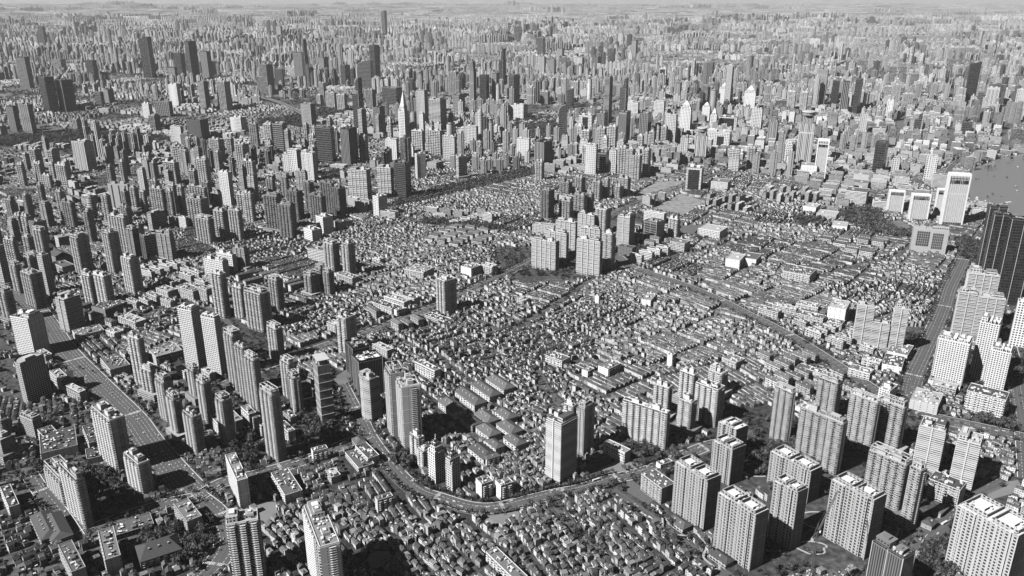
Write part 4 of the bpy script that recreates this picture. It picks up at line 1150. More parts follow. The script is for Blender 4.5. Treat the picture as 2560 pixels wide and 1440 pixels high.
def midblock(gab, X, Y, h, w, d, a, t, corner=True):
    a = R(a) if corner else a; u = (math.cos(a), math.sin(a)); v = (-u[1], u[0])
    cx, cy = (X-u[0]*w/2+v[0]*d/2, Y-u[1]*w/2+v[1]*d/2) if corner else (X, Y)
    root = empty('apartment_block', cx, cy, a); near = math.hypot(cx, cy) < 2000; MB.us = .75; t = min(.85, t*1.15)
    if corner: mark(rectpoly(cx, cy, w, d, a, 3))
    uo = random.randint(0, 90)*3.; mb = MB(); rect = [(-w/2, -d/2), (w/2, -d/2), (w/2, d/2), (-w/2, d/2)]; rt = random.choice((.08, .12, .18, .28, .42))
    f = 'balc' if near else random.choice(('band', 'grid', 'balc'))
    mb.prism(rect, 0, h, [f, 'side', f, 'side'] if w > d else ['side', f, 'side', f], t, 'roof', rt, u0=uo); mb.build('wall', root)
    if gab:
        b = MB(); rt = random.uniform(.07, .16); o = .8; rr = min(w, d)*.28
        if w >= d: A = [(-w/2-o, -d/2-o), (w/2+o, -d/2-o), (w/2+o, d/2+o), (-w/2-o, d/2+o)]; r1, r2 = (-w/2+d*.3, 0), (w/2-d*.3, 0)
        else: A = [(w/2+o, -d/2-o), (w/2+o, d/2+o), (-w/2-o, d/2+o), (-w/2-o, -d/2-o)]; r1, r2 = (0, -d/2+w*.3), (0, d/2-w*.3)
        z = h+.02; zr = h+rr; e4 = [(x, y, z) for x, y in A]; p, q = (*r1, zr), (*r2, zr)
        b.face([e4[0], e4[1], q, p], 'tile', rt); b.face([e4[2], e4[3], p, q], 'tile', rt); b.face([e4[1], e4[2], q], 'tile', rt); b.face([e4[3], e4[0], p], 'tile', rt)
        b.face(e4[::-1], 'plain', .3); b.build('roof', root)
        if near:
            for i in range(max(1, int(max(w, d)/14))):
                s = (i+.5)/max(1, int(max(w, d)/14))-.5; b = MB(); x, y = (s*w*.7, -d*.2) if w >= d else (w*.2, s*d*.7)
                b.box(x, y, h+.5, 2, 2, rr*.8, 'plain', .6, 'roof', .4); b.build('dormer', root)
    else:
        b = MB(); ring(b, w, d, h, 1.0, .4, 'plain', min(.85, t*1.2)); b.build('parapet', root)
        b = MB(); b.box(random.uniform(-.25, .25)*w, 0, h, min(8, w*.4), min(5, d*.5), 3.2, 'plain', t, 'roof', rt); b.build('stair_house', root)
        if near and min(w, d) > 8:
            b = MB(); clutter(b, w, d, h, int(w*d/60)+2)
            if b.f: b.build('roof_plant', root)
    if near and h > 9:
        b = MB(); n = max(2, int(max(w, d)/7))
        for i in range(n):
            s = (i+.5)/n-.5; b = MB()
            if w >= d: balstack(b, s*w, w/n*.5, -d/2, 1, 3.2, h-2.5, 3.1, 1.0, min(.85, t*1.1))
            else: balstack(b, s*d, d/n*.5, -w/2, 1, 3.2, h-2.5, 3.1, 1.0, min(.85, t*1.1), True)
            b.build('balcony_stack', root)
    tn = 'dark' if t < .35 else 'grey' if t < .55 else 'pale' if t < .72 else 'white'
    thing(root, cx, cy, h, 'apartment block', f"{tn} {'pitched' if gab else 'flat'}-roofed {'long ' if max(w,d) > 45 else ''}block", '', 'mid-rise blocks among the lanes')
    MB.us = 1.0; return root

for i, (st, X, Y, h, w, d, a, t, lab) in enumerate(BL):
    if st in 'mg': midblock(st == 'g', X, Y, h, w, d, a, t)
    else: tower(st, X, Y, h, w, d, a, t, lab, i)

rs = random.Random(5)
for poly, sp, h0, h1, t0, t1, N_ in TZ:
    P_ = np.array(poly, float); x0, y0 = P_.min(0); x1, y1 = P_.max(0); got = 0
    for _ in range(900):
        if got >= N_: break
        x, y = rs.uniform(x0, x1), rs.uniform(y0, y1); w_ = rs.uniform(18, 34); d_ = rs.uniform(14, 20); a_ = rs.choice((-30, -34, -26, -40))
        if not inpoly(x, y, P_): continue
        q = rectpoly(x, y, w_+sp, d_+sp, R(a_)); q += [(x, y), (x+10, y), (x-10, y), (x, y+10), (x, y-10)]
        if isocc([p[0] for p in q], [p[1] for p in q]).any(): continue
        u = (math.cos(R(a_)), math.sin(R(a_)))
        tower(rs.choice('RRRHN'), x+u[0]*w_/2+u[1]*d_/2, y+u[1]*w_/2-u[0]*d_/2, rs.uniform(h0, h1), w_, d_, a_, rs.uniform(t0, t1), '', got); got += 1

# ------------------------------------------------------------------ bulk arrays
def boxes(x, y, z0, w, d, h, a, tw, tr, mw, mr, uo=None):
    n = len(x); c, s = np.cos(a), np.sin(a)
    sx = np.array([-.5, .5, .5, -.5]); sy = np.array([-.5, -.5, .5, .5])
    lx = w[:, None]*sx; ly = d[:, None]*sy
    px = x[:, None]+c[:, None]*lx-s[:, None]*ly; py = y[:, None]+s[:, None]*lx+c[:, None]*ly
    V = np.zeros((n, 8, 3)); V[:, :4, 0] = px; V[:, :4, 1] = py; V[:, 4:, 0] = px; V[:, 4:, 1] = py
    V[:, :4, 2] = z0[:, None]; V[:, 4:, 2] = (z0+h)[:, None]
    q = np.array([[0, 1, 5, 4], [1, 2, 6, 5], [2, 3, 7, 6], [3, 0, 4, 7], [4, 5, 6, 7]])
    F = (np.arange(n)*8)[:, None, None]+q[None]
    uv = np.zeros((n, 5, 4, 2)); uo = rng.integers(0, 60, n)*3.3 if uo is None else uo
    L = np.stack([w, d, w, d], 1); 
    for k in range(4):
        uv[:, k, 0, 0] = uo+k*40; uv[:, k, 1, 0] = uo+k*40+L[:, k]; uv[:, k, 2, 0] = uv[:, k, 1, 0]; uv[:, k, 3, 0] = uo+k*40
        uv[:, k, 2, 1] = h; uv[:, k, 3, 1] = h
    T = np.repeat(tw[:, None], 5, 1); T[:, 4] = tr
    mi = np.repeat(np.asarray(mw)[:, None] if np.ndim(mw) else np.full((n, 1), mw), 5, 1); mi[:, 4] = mr
    return V.reshape(-1, 3), (F.reshape(-1, 4), uv.reshape(-1, 4, 2), T.ravel(), mi.ravel())
def houses(x, y, w, d, h, rise, a, tw, tr):
    n = len(x); c, s = np.cos(a), np.sin(a)
    sx = np.array([-.5, .5, .5, -.5, -.5, .5, .5, -.5, -.5, .5]); sy = np.array([-.5, -.5, .5, .5, -.5, -.5, .5, .5, 0, 0])
    lx = w[:, None]*sx; ly = d[:, None]*sy
    V = np.zeros((n, 10, 3)); V[:, :, 0] = x[:, None]+c[:, None]*lx-s[:, None]*ly; V[:, :, 1] = y[:, None]+s[:, None]*lx+c[:, None]*ly
    V[:, 4:8, 2] = h[:, None]; V[:, 8:, 2] = (h+rise)[:, None]
    q = np.array([[0, 1, 5, 4], [1, 2, 6, 5], [2, 3, 7, 6], [3, 0, 4, 7], [4, 5, 9, 8], [6, 7, 8, 9]]); tq = np.array([[5, 6, 9], [7, 4, 8]])
    b = (np.arange(n)*10)[:, None, None]; F = b+q[None]; G = b+tq[None]
    uo = rng.integers(0, 60, n)*3.; uv = np.zeros((n, 6, 4, 2)); L = np.stack([w, d, w, d], 1)
    for k in range(4):
        uv[:, k, 0, 0] = uo; uv[:, k, 1, 0] = uo+L[:, k]; uv[:, k, 2, 0] = uo+L[:, k]; uv[:, k, 3, 0] = uo; uv[:, k, 2, 1] = h; uv[:, k, 3, 1] = h
    T = np.repeat(tw[:, None], 6, 1); T[:, 4:] = tr[:, None]; mi = np.zeros((n, 6), int); mi[:, 4:] = 1
    return V.reshape(-1, 3), [(F.reshape(-1, 4), uv.reshape(-1, 4, 2), T.ravel(), mi.ravel()), (G.reshape(-1, 3), np.zeros((n*2, 3, 2))+.1, np.repeat(tw, 2), np.zeros(n*2, int))]
def join(parts):
    V = []; P = []; off = 0
    for v, ps in parts:
        for p in (ps if isinstance(ps, list) else [ps]): P.append((p[0]+off, p[1], p[2], p[3]))
        V.append(v); off += len(v)
    return np.concatenate(V), P
def infrustum(x, y, m=1.07, pad=60): return (np.abs(x) < y*.663*m+pad) & (y > 735)

# ------------------------------------------------------------------ mid-rise filler blocks and lane houses (near city)
def base_yaw(x, y):
    t = np.clip((y-1350)/700, 0, 1); a = -57*(1-t)-34*t
    return np.where((x < -250) & (y > 1250), -38, a)
seeds = []
for gy in np.arange(700, 3300, 150):
    for gx in np.arange(-2500, 2500, 150):
        x = gx+random.uniform(-60, 60); y = gy+random.uniform(-60, 60)
        if abs(x) < y*.663*1.1+150: seeds.append((x, y))
S = np.array(seeds); SY = base_yaw(S[:, 0], S[:, 1])
H = {k: [] for k in 'x y w d h rise a tw tr flat'.split()}
MID = []
for k, (sx, sy) in enumerate(seeds):
    r_ = random.random(); a = R(SY[k]+random.uniform(-9, 9)+(90 if r_ < .2 else 0)); messy = random.random() < (.95 if sy < 1080 else .65 if -450 < sx < 900 and 1200 < sy < 2600 else .45)
    incomp = bool(isocc([sx], [sy], comp)[0])
    mz = (.05 if -250 < sx < 350 else .2) if sy < 1300 else .03 if sy < 2100 and sx > -450 else .18
    if sx > 900 and 2250 < sy: mz = .6
    if sx < -500 and 1150 < sy < 1800: mz = .4
    if 550 < sx < 1050 and 1050 < sy < 1500: mz = .6
    if incomp: mz = .3
    if random.random() < .0: continue
    near = np.argsort(np.hypot(S[:, 0]-sx, S[:, 1]-sy))[:14]
    if random.random() < mz:                             # a block of mid-rise slabs
        gab = random.random() < .5 if sx < 900 or sy < 2250 else False; pw = random.uniform(34, 55); pd = random.uniform(21, 26)
        X = []; 
        for i in range(-5, 6):
            for j in range(-3, 4):
                lx, ly = j*(pw+7)+random.uniform(-3, 3), i*pd; x = sx+math.cos(a)*lx-math.sin(a)*ly; y = sy+math.sin(a)*lx+math.cos(a)*ly
                if near[np.argmin(np.hypot(S[near, 0]-x, S[near, 1]-y))] != k: continue
                wd = pw*random.uniform(.7, 1); dd = random.uniform(10, 13); q = rectpoly(x, y, wd, dd, a, 1)
                if isocc([p[0] for p in q]+[x], [p[1] for p in q]+[y]).any(): continue
                hh = random.choice((16, 18, 19, 21)) if sy < 2200 else random.choice((14, 18, 22, 28, 36))
                MID.append((x, y, hh, wd, dd, a, random.uniform(.38, .68), gab)); mark(rectpoly(x, y, wd, dd, a, 2))
                TREES.append((x+math.sin(a)*dd, y-math.cos(a)*dd, random.uniform(2.5, 4)))
        messy = True
    if incomp:
        for _ in range(130):
            x, y = sx+random.uniform(-75, 75), sy+random.uniform(-75, 75)
            if not isocc([x], [y])[0]: TREES.append((x, y, random.uniform(2.5, 5)))
        continue
    ln = random.uniform(8, 12) if not messy else random.uniform(6.3, 9); dp = random.uniform(7, 8.5) if not messy else random.uniform(5.8, 7.4); pitch = dp+random.uniform(1.6, 3.4)
    ni = int(130/pitch); nj = int(130/ln)
    I, J = np.meshgrid(np.arange(-ni, ni+1), np.arange(-nj, nj+1), indexing='ij'); I = I.ravel(); J = J.ravel()
    keep = ((J+7) % random.randint(8, 12) != 0) | (np.arange(len(J)) % 9 == 0 if messy else False)
    keep &= (I+3) % random.randint(5, 9) != 0
    I, J = I[keep], J[keep]; n = len(I)
    jit = (.9 if messy else .25); LX = J*ln+rng.normal(0, jit, n); LY = I*pitch+rng.normal(0, jit, n)
    x = sx+math.cos(a)*LX-math.sin(a)*LY; y = sy+math.sin(a)*LX+math.cos(a)*LY
    dd2 = np.hypot(S[near, 0][None]-x[:, None], S[near, 1][None]-y[:, None]); ok = near[np.argmin(dd2, 1)] == k
    ok &= infrustum(x, y)
    for ox, oy in ((0, 0), (4, 0), (-4, 0), (0, 4), (0, -4)): ok &= ~isocc(x+ox, y+oy)
    x, y = x[ok], y[ok]; n = len(x)
    if not n: continue
    rt0 = random.uniform(.035, .1)
    H['x'].append(x); H['y'].append(y); H['w'].append(ln*(rng.uniform(.8, 1.2, n) if messy else rng.uniform(.97, 1.0, n)))
    H['d'].append(dp*(rng.uniform(.75, 1.2, n) if messy else rng.uniform(.95, 1.02, n))); H['h'].append(rng.choice([3.2, 5.2, 6.5, 8.0, 10.5], n, p=[.15, .28, .28, .2, .09]) if messy else 6.5+rng.uniform(-.3, .3, n)+random.choice((0, 0, 2)))
    H['rise'].append(rng.uniform(1.6, 2.6, n)); H['a'].append(a+(rng.normal(0, R(2.5), n)+R(9)*np.sin(x/31+sx)*np.cos(y/27)+R(90)*(rng.random(n) < .09) if messy else rng.normal(0, R(.5), n)))
    H['tw'].append(rng.choice([.2, .4, .55, .7, .8], n, p=[.15, .22, .25, .2, .18])); H['tr'].append(np.clip(rt0*rng.uniform(.6, 1.5, n), .04, .4)); H['flat'].append(rng.random(n) < (.2 if messy else .07))
    if messy:
        for _ in range(3):
            tx, ty = sx+random.uniform(-70, 70), sy+random.uniform(-70, 70); TREES.append((tx, ty, random.uniform(2, 4)))
Hh = {k: np.concatenate(v) for k, v in H.items()}
pp = np.array([project(x, y, 5) for x, y in zip(Hh['x'], Hh['y'])])
vis = (pp[:, 0] > 5) & (pp[:, 0] < 2555) & (pp[:, 1] < 1432) & ~Hh['flat']
order = np.argsort(pp[:, 2]+np.where(vis, 0, 1e7)); indiv = order[:300]; rest = np.setdiff1d(np.arange(len(order)), indiv)
HO = []
print('houses', len(order), 'midfill', len(MID))
for i in indiv:
    x, y, w_, d_, h_, rs, a_, tw, tr = [float(Hh[k][i]) for k in 'x y w d h rise a tw tr'.split()]
    root = empty('house', x, y, a_)
    mb = MB(); P = [(-w_/2, -d_/2), (w_/2, -d_/2), (w_/2, d_/2), (-w_/2, d_/2)]; mb.prism(P, 0, h_, 'low', tw, top=False, u0=i % 30*3.)
    for s in (-1, 1): mb.face([(s*w_/2, -s*d_/2, h_), (s*w_/2, s*d_/2, h_), (s*w_/2, 0, h_+rs)], 'low', tw, [(0, 0)]*3)
    wo_ = mb.build('wall', root)
    b = MB(); o = .35; k = rs/(d_/2); zl = h_-o*k
    for s in (-1, 1):
        q = [(s*(-w_/2-o), s*(-d_/2-o), zl+.15), (s*(w_/2+o), s*(-d_/2-o), zl+.15), (s*(w_/2+o), 0, h_+rs+.15), (s*(-w_/2-o), 0, h_+rs+.15)]
        b.face(q, 'tile', tr); b.face([(p[0], p[1], p[2]-.14) for p in q[::-1]], 'tile', tr)
    b.box(0, 0, h_+rs+.1, w_+.7, .35, .25, 'tile', tr*1.4); b.build('roof', root)
    what = ''
    if len(HO) < 140:
        for k_, (wx, ww) in enumerate(((-.3, 1.5), (0, 1.0), (.3, 1.5))):
            b = MB(); b.box(wx*w_, -d_/2-.06, .1 if k_ == 1 else 1.2, ww, .1, 2.2 if k_ == 1 else 1.4, 'darkglass' if k_ != 1 else 'plain', .1); b.build('door' if k_ == 1 else 'window', wo_)
    HO.append(root)
    if random.random() < .6:
        b = MB(); dx = random.uniform(-.25, .25)*w_; b.box(dx, -d_*.22, h_+.2, 2.0, 2.2, rs*.9, 'plain', random.choice((.3, .7, .8)), 'tile', tr); b.build('dormer', root); what = ' with dormer'
    if random.random() < .5:
        b = MB(); b.box(random.uniform(-.4, .4)*w_, d_*.15, h_+rs*.4, .7, .7, rs, 'plain', .25); b.build('chimney', root); what = ' with chimney'
    thing(root, x, y, h_, 'house', f"{'dark' if tr < .08 else 'grey' if tr < .13 else 'pale'}-roofed house{what}", '', 'tiled lane houses')
parts = []
f = rest[~Hh['flat'][rest]]; g_ = rest[Hh['flat'][rest]]
parts.append(houses(*[Hh[k][f] for k in 'x y w d h rise a tw tr'.split()]))
z0 = np.zeros(len(g_)); parts.append(boxes(Hh['x'][g_], Hh['y'][g_], z0, Hh['w'][g_], Hh['d'][g_], Hh['h'][g_]*1.25, Hh['a'][g_], Hh['tw'][g_], Hh['tr'][g_]*2.2, 0, 1))
q = rest[rng.random(len(rest)) < .6]; n = len(q); r1 = rng.uniform(-.32, .32, n)*Hh['w'][q]; r2 = rng.uniform(-.4, .4, n)*Hh['d'][q]
ca, sa = np.cos(Hh['a'][q]), np.sin(Hh['a'][q])
parts.append(boxes(Hh['x'][q]+ca*r1-sa*r2, Hh['y'][q]+sa*r1+ca*r2, Hh['h'][q]*.8, rng.uniform(1.5, 3.8, n), rng.uniform(1.5, 3.2, n), Hh['h'][q]*.2+rng.uniform(1.6, 3.6, n), Hh['a'][q], rng.choice([.08, .2, .4, .6, .8], n), rng.choice([.06, .12, .25, .6], n), 0, 1))
q = rest[rng.random(len(rest)) < .3]; n = len(q)           # low sheds in the alleys
parts.append(boxes(Hh['x'][q]+np.sin(Hh['a'][q])*Hh['d'][q]*.62, Hh['y'][q]-np.cos(Hh['a'][q])*Hh['d'][q]*.62, np.zeros(n), rng.uniform(2, 5, n), rng.uniform(1.5, 2.6, n), rng.uniform(2.4, 4.5, n), Hh['a'][q], rng.choice([.2, .4, .7], n), rng.choice([.08, .15, .3, .7], n), 0, 1))
V, P_ = join(parts); o = bulk('lane_houses', V, P_, ['low', 'tile']); o['kind'] = 'stuff'
o['label'] = 'dense carpet of low tiled lane houses covering the old town'; o['category'] = 'houses'

nlist = sum(1 for b in BL if b[0] in 'mg')
MID = [m for m in MID if infrustum(np.array(m[0]), np.array(m[1]), 1.0, -10)]
MID.sort(key=lambda m: project(m[0], m[1], 0)[2])
ki = 300-nlist
for m in MID[:ki]: midblock(m[7], m[0], m[1], m[2], m[3], m[4], m[5], m[6], corner=False)
FM = [(m[0], m[1], m[3], m[4], m[2], m[5], m[6], random.choice((.1, .2, .4, .6))) for m in MID[ki:]]

# ------------------------------------------------------------------ far city: estates of towers, mid-rise quarters, low districts
LOWP = [np.array(p, float) for p in LOW]
FT, FB = [], []          # towers, low blocks
occf = []
TL = np.array([(b[1], b[2], max(b[4], b[5])) for b in BL], float)
def clear(x, y, r):
    return not (np.hypot(TL[:, 0]-x, TL[:, 1]-y) < TL[:, 2]*.8+r).any()
FZ = [(random.uniform(.7, 1.6)/k, random.uniform(.7, 1.6)/k, random.uniform(0, 6.3)) for k in (260, 420, 700, 1300, 2100)]
def estate(cx, cy, cs, far):
    nzv = sum(math.sin(cx*a_+cy*b_*(1 if i_ % 2 else -1)+p_) for i_, (a_, b_, p_) in enumerate(FZ))/2.2
    hist = False
    r = min(.999, max(0, random.random()*.62+.19+nzv*.27)); yaw = R(-27+random.gauss(0, 9)+(90 if random.random() < .15 else 0)); d0 = math.hypot(cx, cy)
    if any(inpoly(cx, cy, p) for p in LOWP[:2]): ty = 'green' if r < .5 else 'lowrise' if r < .94 else 'few'
    elif inpoly(cx, cy, LOWP[3]): ty = 'tower' if r < .1 else 'lowrise'; hist = True
    elif cy < 3900: ty = 'tower' if r < .3 else 'mix' if r < .65 else 'lowrise'
    elif cy < 11500: ty = 'tower' if r < .30 else 'mix' if r < .60 else 'lowrise' if r < .88 else 'green'
    elif cy < 20000: ty = 'tower' if r < .3 else 'mix' if r < .42 else 'lowrise' if r < .85 else 'green'
    else: ty = 'tower' if r < .07 else 'lowrise' if r < .6 else 'green'
    tone = random.choice((.4, .5, .58, .65, .72, .78))*(1.12 if cy > 8000 else 1); hb = random.choice((50, 60, 70, 85, 95)); w0 = random.uniform(20, 34); d1 = random.uniform(13, 18); slab = random.random() < .22; office = random.random() < .16  # distant towers get paler walls, haze brightness painted into their tone
    if slab: w0 *= random.uniform(1.6, 2.3); hb *= .7
    if cy > 9000: w0 *= 1.25
    C, Sn = math.cos(yaw), math.sin(yaw)
    def put(lx, ly): return cx+C*lx-Sn*ly, cy+Sn*lx+C*ly
    half = cs/2-12
    if ty in ('tower', 'mix'):
        px, py = (w0+random.uniform(16, 40)), random.uniform(55, 85)*(1 if ty == 'tower' else 1.5); j = -half
        if ty == 'mix': px *= 1.5
        while j < half:
            i = -half+random.uniform(0, 10)
            while i < half:
                x, y = put(i, j+random.uniform(-6, 6))
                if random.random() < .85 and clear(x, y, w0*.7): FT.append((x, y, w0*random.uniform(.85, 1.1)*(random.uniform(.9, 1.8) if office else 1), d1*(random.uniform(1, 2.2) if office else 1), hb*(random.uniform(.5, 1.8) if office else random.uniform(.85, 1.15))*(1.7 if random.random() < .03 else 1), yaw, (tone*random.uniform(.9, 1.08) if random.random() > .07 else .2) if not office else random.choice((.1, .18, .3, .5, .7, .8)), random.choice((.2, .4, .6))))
                i += px
            j += py
    if ty in ('lowrise', 'mix', 'few'):
        bl = random.uniform(26, 50); bp = random.uniform(20, 28) if cy < 9000 else random.uniform(40, 60); bd = 11 if cy < 9000 else random.uniform(14, 24)
        if cy > 9000: bl *= 1.6
        bh = random.choice((8, 10, 17, 19, 22)); bt = random.uniform(.35, .75);
        if hist: bh = random.choice((14, 20, 26, 34)); bl = random.uniform(26, 44); bd = random.uniform(14, 22); bp = bd+random.uniform(8, 14)
        bt = bt; br = random.choice((.08, .12, .2, .35, .7)); j = -half
        while j < half:
            i = -half
            while i < half:
                x, y = put(i+random.uniform(-2, 2), j)
                if random.random() < .86 and clear(x, y, bl*.5): FB.append((x, y, bl*random.uniform(.6, .95), bd*random.uniform(.8, 1.3), bh*(random.uniform(.5, 1.7) if hist else random.uniform(.8, 1.3)), yaw, min(.85, bt*(random.uniform(.5, 1.6) if hist else random.uniform(.8, 1.2))), min(.85, br*random.uniform(.6, 1.5))))
                i += bl+6
            j += bp
    nt_ = 14 if ty == 'green' and cy < 8000 else 5 if cy < 6500 else 0
    for _ in range(nt_*(3 if ty == 'green' else 1)): TREES.append((cx+random.uniform(-half, half), cy+random.uniform(-half, half), random.uniform(5, 9)))
CA, SA = math.cos(R(-27)), math.sin(R(-27))
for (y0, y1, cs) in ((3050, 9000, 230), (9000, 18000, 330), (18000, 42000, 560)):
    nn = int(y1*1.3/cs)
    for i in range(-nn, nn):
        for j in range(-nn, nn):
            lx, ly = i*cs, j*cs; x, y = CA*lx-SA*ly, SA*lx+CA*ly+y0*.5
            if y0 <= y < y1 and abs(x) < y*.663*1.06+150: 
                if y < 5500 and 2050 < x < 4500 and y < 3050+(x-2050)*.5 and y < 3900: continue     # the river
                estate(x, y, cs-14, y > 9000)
print('far towers', len(FT), 'far blocks', len(FB), 'trees', len(TREES))
RIV = [np.array(p, float) for k, p in AREAS if k == 'water'][0]
def notwet(L): return [t for t in L if not inpoly(t[0], t[1], RIV) and not isocc([t[0], t[0]+t[2]*.4, t[0]-t[2]*.4], [t[1]]*3).any()]
FT = notwet(FT); FB = notwet(FB)+FM
FT.sort(key=lambda t: project(t[0], t[1], 0)[2]-t[4]*10)
nres = sum(1 for e_ in ENT if e_[3] == 'apartment tower')
kk = max(0, 300-nres)
inf = [i for i, t in enumerate(FT) if 8 < project(t[0], t[1], 0)[0] < 2552][:kk]; si = set(inf)
for i in inf:
    x, y, w_, d_, h_, a_, t_, r_ = FT[i]; root = empty('residential_tower', x, y, a_)
    mb = MB(); nb = max(2, round(w_/9)); F_, E_ = bays(w_, d_, nb, 1.6); mb.prism(F_, 0, h_, ['side' if e_ == 2 else random.choice(('balc', 'grid')) for e_ in E_], t_, 'roof', r_, u0=i*3.4); mb.build('wall', root)
    b = MB(); b.box(0, 0, h_, w_*.4, d_*.5, random.uniform(4, 9), 'plain', t_, 'roof', r_); b.build('lift_house', root)
    b = MB(); ring(b, w_-1, d_-4, h_, 1.3, .5, 'plain', t_); b.build('parapet', root)
    tn = 'dark' if t_ < .3 else 'grey' if t_ < .5 else 'pale' if t_ < .7 else 'white'
    thing(root, x, y, h_*.6, 'apartment tower', f"{tn} estate tower", '', 'residential towers across the city')
A = np.array([t for i, t in enumerate(FT) if i not in si]); n = len(A)
pk = rng.choice([0, 1, 2, 3], n, p=[.45, .25, .15, .15])
# cross-shaped plan: a long block and a deeper core give each tower its own recesses
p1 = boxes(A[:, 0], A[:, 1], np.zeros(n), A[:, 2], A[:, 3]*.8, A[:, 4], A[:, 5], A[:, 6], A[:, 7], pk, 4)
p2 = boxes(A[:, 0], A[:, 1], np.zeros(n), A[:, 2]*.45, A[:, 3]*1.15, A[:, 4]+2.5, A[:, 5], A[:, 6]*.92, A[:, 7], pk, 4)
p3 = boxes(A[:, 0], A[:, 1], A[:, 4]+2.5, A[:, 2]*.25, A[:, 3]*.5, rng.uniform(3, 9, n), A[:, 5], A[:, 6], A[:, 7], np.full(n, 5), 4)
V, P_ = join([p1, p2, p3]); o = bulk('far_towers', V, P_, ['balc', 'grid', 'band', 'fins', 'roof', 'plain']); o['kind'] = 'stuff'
o['label'] = 'countless pale towers spreading towards the hazy horizon'; o['category'] = 'towers'
A = np.array(FB); n = len(A)
p1 = boxes(A[:, 0], A[:, 1], np.zeros(n), A[:, 2], A[:, 3], A[:, 4], A[:, 5], A[:, 6], A[:, 7], rng.integers(0, 3, n), 3)
k = A[:, 1] < 7000; B = A[k]; n = len(B)
p2 = boxes(B[:, 0]+rng.uniform(-8, 8, n), B[:, 1]+rng.uniform(-2, 2, n), B[:, 4], rng.uniform(3, 8, n), rng.uniform(3, 6, n), rng.uniform(2, 4, n), B[:, 5], B[:, 6], B[:, 7], np.full(n, 4), 3)
V, P_ = join([p1, p2]); o = bulk('far_blocks', V, P_, ['balc', 'band', 'low', 'roof', 'plain']); o['kind'] = 'stuff'
o['label'] = 'low and mid-rise blocks filling the ground between far towers'; o['category'] = 'buildings'

# ------------------------------------------------------------------ trees
for (P, wd, ln, z, name) in LANES:
    if P[0].y > 3400: continue
    for s in (-1, 1):
        L_, _ = ribbon(P, s*(wd/2+2.5), 0)
        for i in range(len(L_)-1):
            m = max(1, int((L_[i+1]-L_[i]).length/11))
            for k in range(m):
                if random.random() < (.85 if name in ('tree road', 'curving road', 'boulevard', 'diagonal boulevard', 'elevated avenue', 'river avenue') else .5): p = L_[i].lerp(L_[i+1], k/m); TREES.append((p.x+random.uniform(-.5, .5), p.y, random.uniform(3, 4.8) if name != 'tree road' else 6))
bld_occ = np.zeros_like(occ)
for (st, X, Y, h, w_, d_, a, t, lab) in BL:
    a = R(a); u = (math.cos(a), math.sin(a)); v = (-u[1], u[0]); mark(rectpoly(X-u[0]*w_/2+v[0]*d_/2, Y-u[1]*w_/2+v[1]*d_/2, w_, d_, a, 2), bld_occ)
for m in MID: mark(rectpoly(m[0], m[1], m[3], m[4], m[5], 1), bld_occ)
T = np.array(TREES); T = T[~isocc(T[:, 0], T[:, 1], bld_occ) & infrustum(T[:, 0], T[:, 1])]
def crown(r, n, sq=.85, seed=0):
    """leaf clumps scattered through an uneven crown volume, unit radius"""
    rg = np.random.default_rng(seed); lob = rg.normal(0, .38, (6, 3)); lob[:, 2] *= .6
    c = lob[rg.integers(0, 6, n)]+rg.normal(0, .27, (n, 3)); c[:, 2] = c[:, 2]*sq
    nn_ = c/np.maximum(np.linalg.norm(c, axis=1, keepdims=True), .05)+rg.normal(0, .35, (n, 3)); nn_ /= np.linalg.norm(nn_, axis=1, keepdims=True)
    t1 = np.cross(nn_, rg.normal(0, 1, (n, 3))); t1 /= np.linalg.norm(t1, axis=1, keepdims=True); t2 = np.cross(nn_, t1); s_ = rg.uniform(.2, .36, (n, 1))
    return np.stack([c+(t1*math.cos(k*2.1)+t2*math.sin(k*2.1))*s_ for k in range(3)], 1)*r
CR = [crown(1, 130, seed=k) for k in range(6)]
crm = []
for k in range(6):
    c = CR[k]; n = len(c); tone = np.random.default_rng(k).choice([.05, .08, .12], n)
    V = c.reshape(-1, 3)
    crm.append(bulk('crown', V, [(np.arange(n*3).reshape(n, 3), None, tone, np.zeros(n, int))], ['leaf'], link=False))
tk = MB()
C6 = [(math.cos(k*math.pi/3), math.sin(k*math.pi/3)) for k in range(6)]
for i in range(6):
    p, q_ = C6[i], C6[(i+1) % 6]; tk.face([(p[0]*.09, p[1]*.09, -1.7), (q_[0]*.09, q_[1]*.09, -1.7), (q_[0]*.05, q_[1]*.05, 0), (p[0]*.05, p[1]*.05, 0)], 'bark', .1)
for i in range(0, 6, 2): tk.bar((0, 0, -.7), (C6[i][0]*.5, C6[i][1]*.5, .1), .025, 'bark', .1)
tko = tk.build('trunk'); tkm = tko.data; bpy.data.objects.remove(tko)
pt = np.array([project(x, y, 3) for x, y in T[:, :2]]); sz = T[:, 2]/pt[:, 2]; sz[(pt[:, 0] < 6) | (pt[:, 0] > 2554) | (pt[:, 1] > 1430)] = 0
od = np.argsort(-sz); ti, tr_ = od[:300], od[300:]
for n_, i in enumerate(ti):
    x, y, r = map(float, T[i]); root = empty('broadleaf_tree', x, y, random.uniform(0, 6.28)); r *= 1.15
    c = bpy.data.objects.new('crown', crm[n_ % 6]); col.objects.link(c); c.parent = root; c.location = (0, 0, r*1.7); c.scale = (r, r, r)
    t_ = bpy.data.objects.new('trunk', tkm); col.objects.link(t_); t_.parent = root; t_.location = (0, 0, r*1.7); t_.scale = (r, r, r)
    thing(root, x, y, r, 'tree', ('small' if r < 4 else 'broad' if r > 5.6 else 'rounded')+' dark tree', '', 'dark leafy trees in the city')
n = len(tr_); B = T[tr_]; far = B[:, 1] > 2200
VV = []; TT = []
